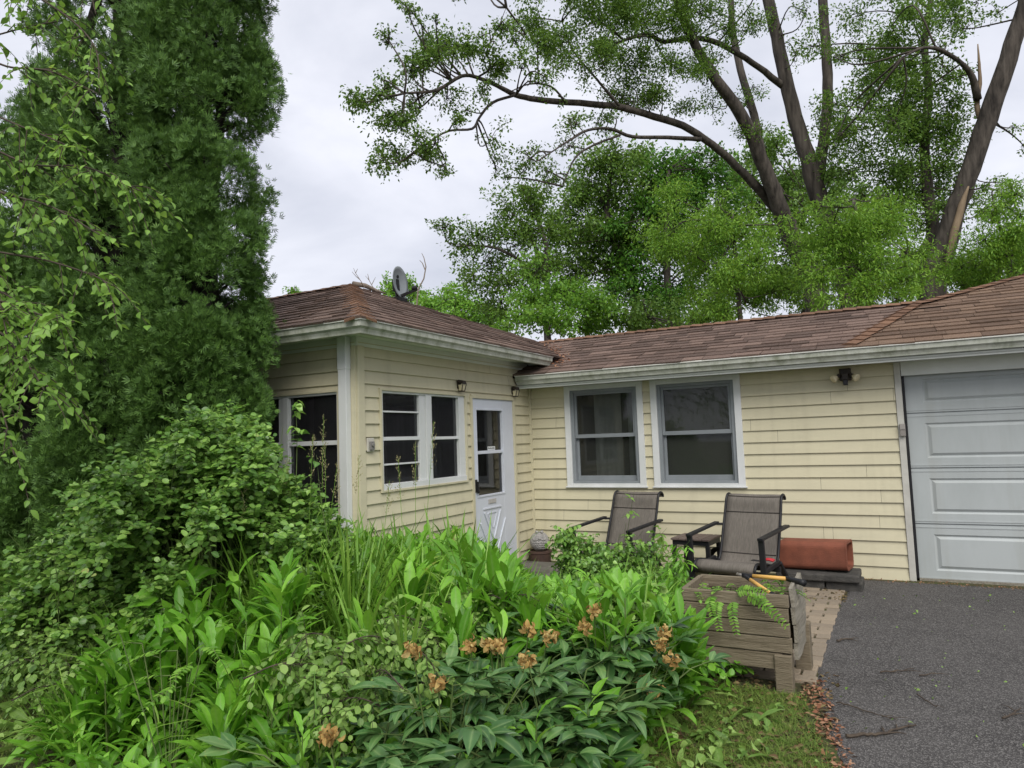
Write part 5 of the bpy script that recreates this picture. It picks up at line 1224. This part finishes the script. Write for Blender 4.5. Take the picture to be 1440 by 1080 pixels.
# compound-leaved seedling in front of the burdock
def frond(T, St, p, d, L_, n, leaf, droop=.5):
    s_ = np.linspace(0, 1, n); q = p+d*L_*s_[:, None]-UPN*droop*L_*(s_**2)[:, None]; St.tube([q[0], q[n//2], q[-1]], .003, .0015)
    sd_ = nrmz(np.cross(d, UPN)); tg = nrmz(d[None]-UPN*2*droop*s_[:, None])
    for sg in (-1, 1): T.scatter(OVAL, q[2:], nrmz(tg[2:]*.45+sd_*sg), np.repeat([UPN], n-2, 0)+rng.normal(size=(n-2, 3))*.25, leaf*(1.1-.5*s_[2:]))
    T.scatter(ROUND, q[-1:], tg[-1:], [UPN], leaf*.8)
b = np.array([*at(240, 440, 3.25)[:2], 0.0]); t = thing('locust_seedling', tuple(b), 'bright compound leaved locust seedling low at the left front of the bed', 'seedling'); T = Tris(); St = Tris()
for px, py, dx, dy in [(225, 925, -.9, .1), (250, 915, -.6, -.5), (270, 935, .4, -.8), (240, 950, -.8, -.5), (285, 910, .8, -.2), (170, 895, -.8, .4), (200, 905, -.9, -.2), (255, 965, .1, -.9)]:
    c = at(px, py, 3.2); St.tube([b, c], .005, .003); frond(T, St, c, nrmz(np.array([dx, dy, .25])), .24, 11, .042)
St.build('stems', 'stem', t); T.build('leaves', 'far', t)

# fronds and shoots growing in and over the planter
b = np.array([3.1, -3.45, .46]); t = thing('planter_fern', tuple(b), 'fern leaved green fronds spilling over the front board of the wooden planter', 'fern'); T = Tris(); St = Tris()
for (px, py), (qx, qy), L_ in [((1062, 838), (1105, 880), .26), ((1050, 836), (1095, 872), .22), ((1010, 845), (1012, 885), .17), ((1030, 845), (1036, 890), .18), ((1035, 832), (1075, 838), .14), ((1000, 838), (1003, 868), .14)]:
    a = np.array(on(px, py, 1, PY0-.005)); e = np.array(on(qx, qy, 1, PY0-.10)); d = nrmz(e-a); St.tube([b+[0, .0, .0], a*.5+b*.5+UPN*.06, a], .003, .002)
    s_ = np.linspace(0, 1, 13); q = a+(e-a)*s_[:, None]+np.array([0, -.05, .03])*np.sin(s_*PI)[:, None]; St.tube([q[0], q[6], q[-1]], .0025, .001)
    sd_ = nrmz(np.cross(d, [0, -1, .2]))
    for sg in (-1, 1): T.scatter(OVAL, q[1:], nrmz(d*.5+sd_*sg+rng.normal(size=(12, 3))*.12), np.repeat([[0, -.8, .6]], 12, 0)+rng.normal(size=(12, 3))*.3, .038*(1.1-.45*s_[1:]))
for px, py in [(985, 832), (1000, 828), (1020, 832), (1085, 826), (1100, 828), (1105, 832), (1075, 830), (1045, 830), (972, 838), (1012, 836)]:
    c = np.array(on(px, py, 2, .53)); c[1] = min(c[1], PY1-.06); c[1] = max(c[1], PY0+.04)
    for k in range(3): frond(T, St, c, nrmz(np.array([rng.normal(), rng.normal()*.6-.3, .5])), .13, 9, .030, .6)
St.build('stems', 'stem', t); T.build('leaves', 'far', t)

# shrub in front of the chairs, its shoots crossing the left chair
b = np.array([1.42, -1.75, 0.0]); st = []
for px, py, d_ in [(790, 775, 6.2), (800, 762, 6.2), (815, 775, 6.1), (835, 768, 6.1), (850, 775, 6.0), (870, 770, 6.0), (885, 775, 6.0), (905, 780, 6.0), (925, 790, 6.0), (945, 800, 5.9), (775, 770, 6.3), (830, 800, 5.7), (870, 805, 5.6), (800, 805, 5.8), (900, 815, 5.6), (760, 790, 6.1), (782, 752, 6.3), (855, 790, 5.8), (815, 795, 6.0), (930, 775, 6.1), (840, 785, 6.3), (888, 762, 6.1)]: px = max(px, 798); st.append(at(px, py-14, d_-.1)); st.append(at(px+abs(rng.normal()*10), py+12, d_-.25))
leafy_shrub('leafy_shrub', b, st, 'loose leafy shrub in front of the chair under the windows, hiding its legs', 'shrub', 'bush', .05, OVATE2, .5, 34, .19)
b = np.array([1.75, -1.9, 0.0])
leafy_shrub('sapling', b, [at(892, 690, 5.85), at(880, 735, 5.8), at(905, 745, 5.8), at(938, 742, 5.7), at(930, 765, 5.7), at(872, 750, 5.9)], 'thin light green sapling whose shoots rise across the chair under the windows', 'sapling', 'elm', .055, OVATE, .15, 7, .11)
b = np.array([2.35, -2.2, 0.0])
leafy_shrub('aster_plant', b, [at(px, py, 5.3) for px, py in [(955, 775), (965, 790), (945, 790), (970, 760), (940, 810), (960, 830), (975, 810), (930, 815), (950, 850), (968, 858)]], 'upright narrow leaved plant between the side table and the planter', 'plant', 'weed', .085, LANCE[1], .2, 18, .13)
b = np.array([2.62, -3.75, 0.0])
leafy_shrub('leafy_vine', b, [at(px, py, d_) for px, py, d_ in [(1000, 905, 4.3), (1030, 925, 4.2), (1045, 935, 4.15), (985, 880, 4.4), (965, 870, 4.4), (960, 900, 4.2), (985, 930, 4.1), (1010, 930, 4.1), (955, 845, 4.5), (975, 850, 4.5), (940, 870, 4.4)]], 'round leaved vine trailing past the left end of the wooden planter', 'vine', 'weed', .055, ROUND, .3, 15, .14)

# dark pointed iris blades standing against the porch wall
t = thing('iris_clump', (.72, -2.2, 0), 'dark sword leaved iris blades rising over the weeds below the wing window', 'iris'); T = Tris()
for px, py, y_, lean in [(607, 703, -2.2, .05), (632, 704, -2.1, .35), (648, 708, -2.05, .6), (657, 728, -2.0, .45), (560, 715, -2.5, .35), (553, 722, -2.5, .1), (540, 728, -2.6, -.2), (583, 725, -2.4, .55), (520, 735, -2.7, -.1), (625, 720, -2.15, .1), (572, 728, -2.45, .5), (665, 745, -2.0, .2), (695, 745, -1.9, .7), (646, 735, -2.1, -.1)]:
    e = np.array(on(px, py, 0, .55+.15*rng.random())); b0 = np.array([.62+.2*rng.random(), e[1]-lean*.25, 0.0]); L_ = float(np.linalg.norm(e-b0)); T.scatter(SWORD[int(rng.random()*2)], [b0], [e-b0], [nrmz(np.array([.9, -.4, .1])+rng.normal(size=3)*.3)], L_)
T.build('blades', 'grass', t)

# seed-head grasses before the wing corner and window
spots = [(505, 640, 4.6, 'slender grass stalk with a tan seed head leaning across the wing corner board', .12), (404, 645, 4.5, 'pale seed head grass stalk low before the mullion of the front window', 0), (440, 612, 4.5, 'tall tan seed head grass stalk in front of the right pane of the front window', 0), (457, 628, 4.45, 'thin tan seed head grass stalk left of the downspout', 0), (474, 655, 4.5, 'drooping tan grass stalk touching the downspout foot', .05),
         (584, 622, 4.7, 'tall seed head grass stalk crossing the left porch window sash', .02), (610, 592, 4.75, 'tallest seed head grass stalk in front of the porch window mullion', .05), (560, 645, 4.6, 'nodding seed head grass stalk at the left edge of the porch window', -.1), (548, 675, 4.55, 'short seed head grass stalk below the porch window sill', .02), (343, 690, 4.1, 'pale seed head grass stalk against the big bush', 0), (455, 585, 4.7, 'wispy upright grass stalk in the upper right pane of the front window', 0)]
for px, py, d_, lb, ln2 in spots:
    e = at(px, py, d_); b = np.array([e[0]-ln2, e[1]-.1, 0.0])
    t = thing('grass_stalk', tuple(b), lb, 'grass stalk', 'seed head grasses by the wing corner'); T = Tris(); St = Tris()
    St.tube([b, (b+e)/2+rng.normal(size=3)*.03, e], .0028, .0014)
    for k in range(26):
        f = rng.uniform(.80, 1.0); q = b+(e-b)*f+rng.normal(size=3)*.004; dd = nrmz(nrmz(e-b)*.9+rdir(1)[0]*.55)
        T.scatter(NARROW, q+dd*np.linspace(0, .035*(1.1-f)*5, 3)[:, None], np.repeat(dd[None], 3, 0)+rng.normal(size=(3, 3))*.3, rdir(3), .017)
    for k in range(3):
        q = b+(e-b)*rng.uniform(.25, .6); St.raw(*[None, None]) if False else None
        T2 = BLADE[2]; a = rng.uniform(0, 6); St.scatter(T2, [q], [np.array([math.cos(a), math.sin(a), 1.2])], [np.array([-math.cos(a), -math.sin(a), .8])], .22)
    St.build('stem', 'grass', t, smooth=False); T.build('seed_head', 'seed', t, smooth=False)

# fallen branch on the wing roof crest
r0 = Vector(seg_at(497))+Vector((0, 0, .03)); r1 = Vector(seg_at(530))+Vector((0, 0, .03))
t = thing('fallen_branch', r0, 'bare grey fallen branch lying on the wing roof crest left of the dish', 'branch')
mb = MB(); mb.tube([r0, lerp(r0, r1, .5)+Vector((0, 0, .02)), r1, r1+(r1-r0)*.4], [.03, .028, .02, .008], 7); mb.build('bough', 'ptwig', t, smooth=True)
dp_ = float((np.array(r0)-CAM)@FWD); mb = MB()
for pl in [[(513, 404), (506, 393), (500, 384), (497, 377)], [(506, 393), (501, 389), (495, 382)], [(500, 384), (503, 378)], [(525, 405), (519, 394), (514, 388)], [(519, 394), (517, 385)], [(523, 400), (528, 390)]]:
    mb.tube(P_(pl, dp_+.05), list(np.linspace(.005, .002, len(pl))), 5)
mb.build('twigs', 'ptwig', t)
t = thing('bare_shoot', tuple(at(590, 440, 24)[:2])+(0,), 'bare curved dead shoot standing up behind the dish', 'shoot')
mb = MB(); mb.tube([at(590, 440, 24)*[1, 1, 0]]+P_([(586, 430), (588, 407), (596, 392), (599, 375), (596, 362), (593, 356)], 24), [.03, .028, .026, .024, .02, .014, .008], 5); mb.tube(P_([(598, 380), (594, 370), (590, 366)], 24), [.02, .015, .008], 5); mb.build('shoot_stem', 'ptwig', t)

# ------------------------------------------------------------------ lawn, mulch and litter
T = Tris()
def lawn_patch(n, fx, h0, h1):
    k = 0
    while k < n:
        x, y = fx()
        if x > np.interp(y, [-20, -6.2, -4.4, -3.6], [4.6, 4.12, 3.72, 3.52]): continue
        P = np.array([[x, y, 0.0]]); a = rng.uniform(0, 2*PI, 5); s_ = rng.uniform(.2, .9, 5)
        T.scatter(BLADE[int(rng.integers(1, 4))], P+rng.normal(size=(5, 3))*[.012, .012, 0], np.stack([np.cos(a)*s_, np.sin(a)*s_, np.ones(5)], 1), np.stack([-np.cos(a), -np.sin(a), s_], 1), rng.uniform(h0, h1, 5)); k += 1
lawn_patch(5200, lambda: (rng.uniform(2.75, 3.75), rng.uniform(-5.6, -3.6)), .03, .085)
lawn_patch(2600, lambda: (rng.uniform(-.9, 1.6), rng.uniform(-6.6, -5.2)), .03, .08)
lawn_patch(900, lambda: (rng.uniform(1.5, 3.6), rng.uniform(-7.2, -5.4)), .03, .08)
lawn_patch(3500, lambda: (rng.uniform(-4.5, .2), rng.uniform(-8, -5)), .05, .12)
lawn_patch(260, lambda: (rng.uniform(3.0, 3.5), rng.uniform(-1.3, -.5)), .02, .05)
tag(T.build('lawn_grass', 'lawn', smooth=False), kind='stuff')
T = Tris()     # cut leaves strewn on the lawn
def strew(n, fx, m_, sz, tm): 
    P = np.array([[*fx(), rng.uniform(.012, .05)] for _ in range(n)]); T.scatter(tm, P, rng.normal(size=(n, 3))*[1, 1, .25], UPN+rng.normal(size=(n, 3))*.45, rng.uniform(sz[0], sz[1], n))
f1 = lambda: (rng.uniform(2.7, 3.45), rng.uniform(-5.4, -3.8)); f2 = lambda: (rng.uniform(-1.4, 1.2), rng.uniform(-6.0, -4.6))
strew(260, f1, 0, (.03, .07), OVATE2); strew(160, f1, 0, (.08, .2), LANCE[1]); strew(520, f2, 0, (.03, .07), OVATE2); strew(420, f2, 0, (.08, .25), LANCE[1]); strew(120, f2, 0, (.2, .4), BLADE[2])
strew(150, lambda: (rng.uniform(3.66, 6), rng.uniform(-4.6, -.6)), 0, (.012, .03), OVATE2)
tag(T.build('leaf_clippings', 'wilt', smooth=False), kind='stuff')
T = Tris()     # mulch and chips along the asphalt edge
def edge_x(y): return float(np.interp(y, [-7.4, -6.2, -5.2, -4.4, -3.6, -2.9, -2.0, -1.0, -.16], [4.3, 4.15, 3.98, 3.80, 3.63, 3.55, 3.56, 3.60, 3.64]))
n = 0; P = []
while n < 1100:
    y = rng.uniform(-6.4, -3.35); x = edge_x(y)-abs(rng.normal())*.085+.02
    P.append((x, y, rng.uniform(.004, .022))); n += 1
P = np.array(P); T.scatter(KITE, P, rng.normal(size=(n, 3))*[1, 1, .3], UPN+rng.normal(size=(n, 3))*.5, rng.uniform(.012, .038, n))
n = 500; P = np.stack([rng.uniform(3.2, 5.2, n), -.10-abs(rng.normal(size=n))*.06, rng.uniform(.014, .022, n)], 1); T.scatter(KITE, P, rng.normal(size=(n, 3))*[1, 1, .2], UPN+rng.normal(size=(n, 3))*.4, rng.uniform(.008, .025, n))
tag(T.build('wood_chips', 'chip', smooth=False), kind='stuff')
T = Tris(); n = 1500; P = np.stack([rng.uniform(2.6, 3.7, n), rng.uniform(-5.4, -3.2, n), rng.uniform(.003, .02, n)], 1); T.scatter(OVATE, P, rng.normal(size=(n, 3))*[1, 1, .2], UPN+rng.normal(size=(n, 3))*.4, rng.uniform(.02, .05, n))
n = 1500; P = np.stack([rng.uniform(2.9, 3.6, n), rng.uniform(-1.2, -.1, n), rng.uniform(.012, .02, n)], 1); T.scatter(OVATE, P, rng.normal(size=(n, 3))*[1, 1, .2], UPN+rng.normal(size=(n, 3))*.4, rng.uniform(.012, .03, n))
tag(T.build('leaf_litter', 'litter', smooth=False), kind='stuff')

# needles and leaves caught in the roof valley
T = Tris(); n = 700; k = rng.random(n); vx = .40-.75*k; vy = .17+1.0*k; P = np.stack([vx+rng.normal(size=n)*.06+.10, vy-.25+rng.normal(size=n)*.12, np.zeros(n)], 1)
P[:, 2] = 2.284+.377*(P[:, 1]+.43)+.018
T.scatter(KITE, P, rng.normal(size=(n, 3))*[1, 1, .3], np.array([0, -.35, 1])+rng.normal(size=(n, 3))*.4, rng.uniform(.015, .04, n)); tag(T.build('roof_litter', 'chip', smooth=False), kind='stuff')
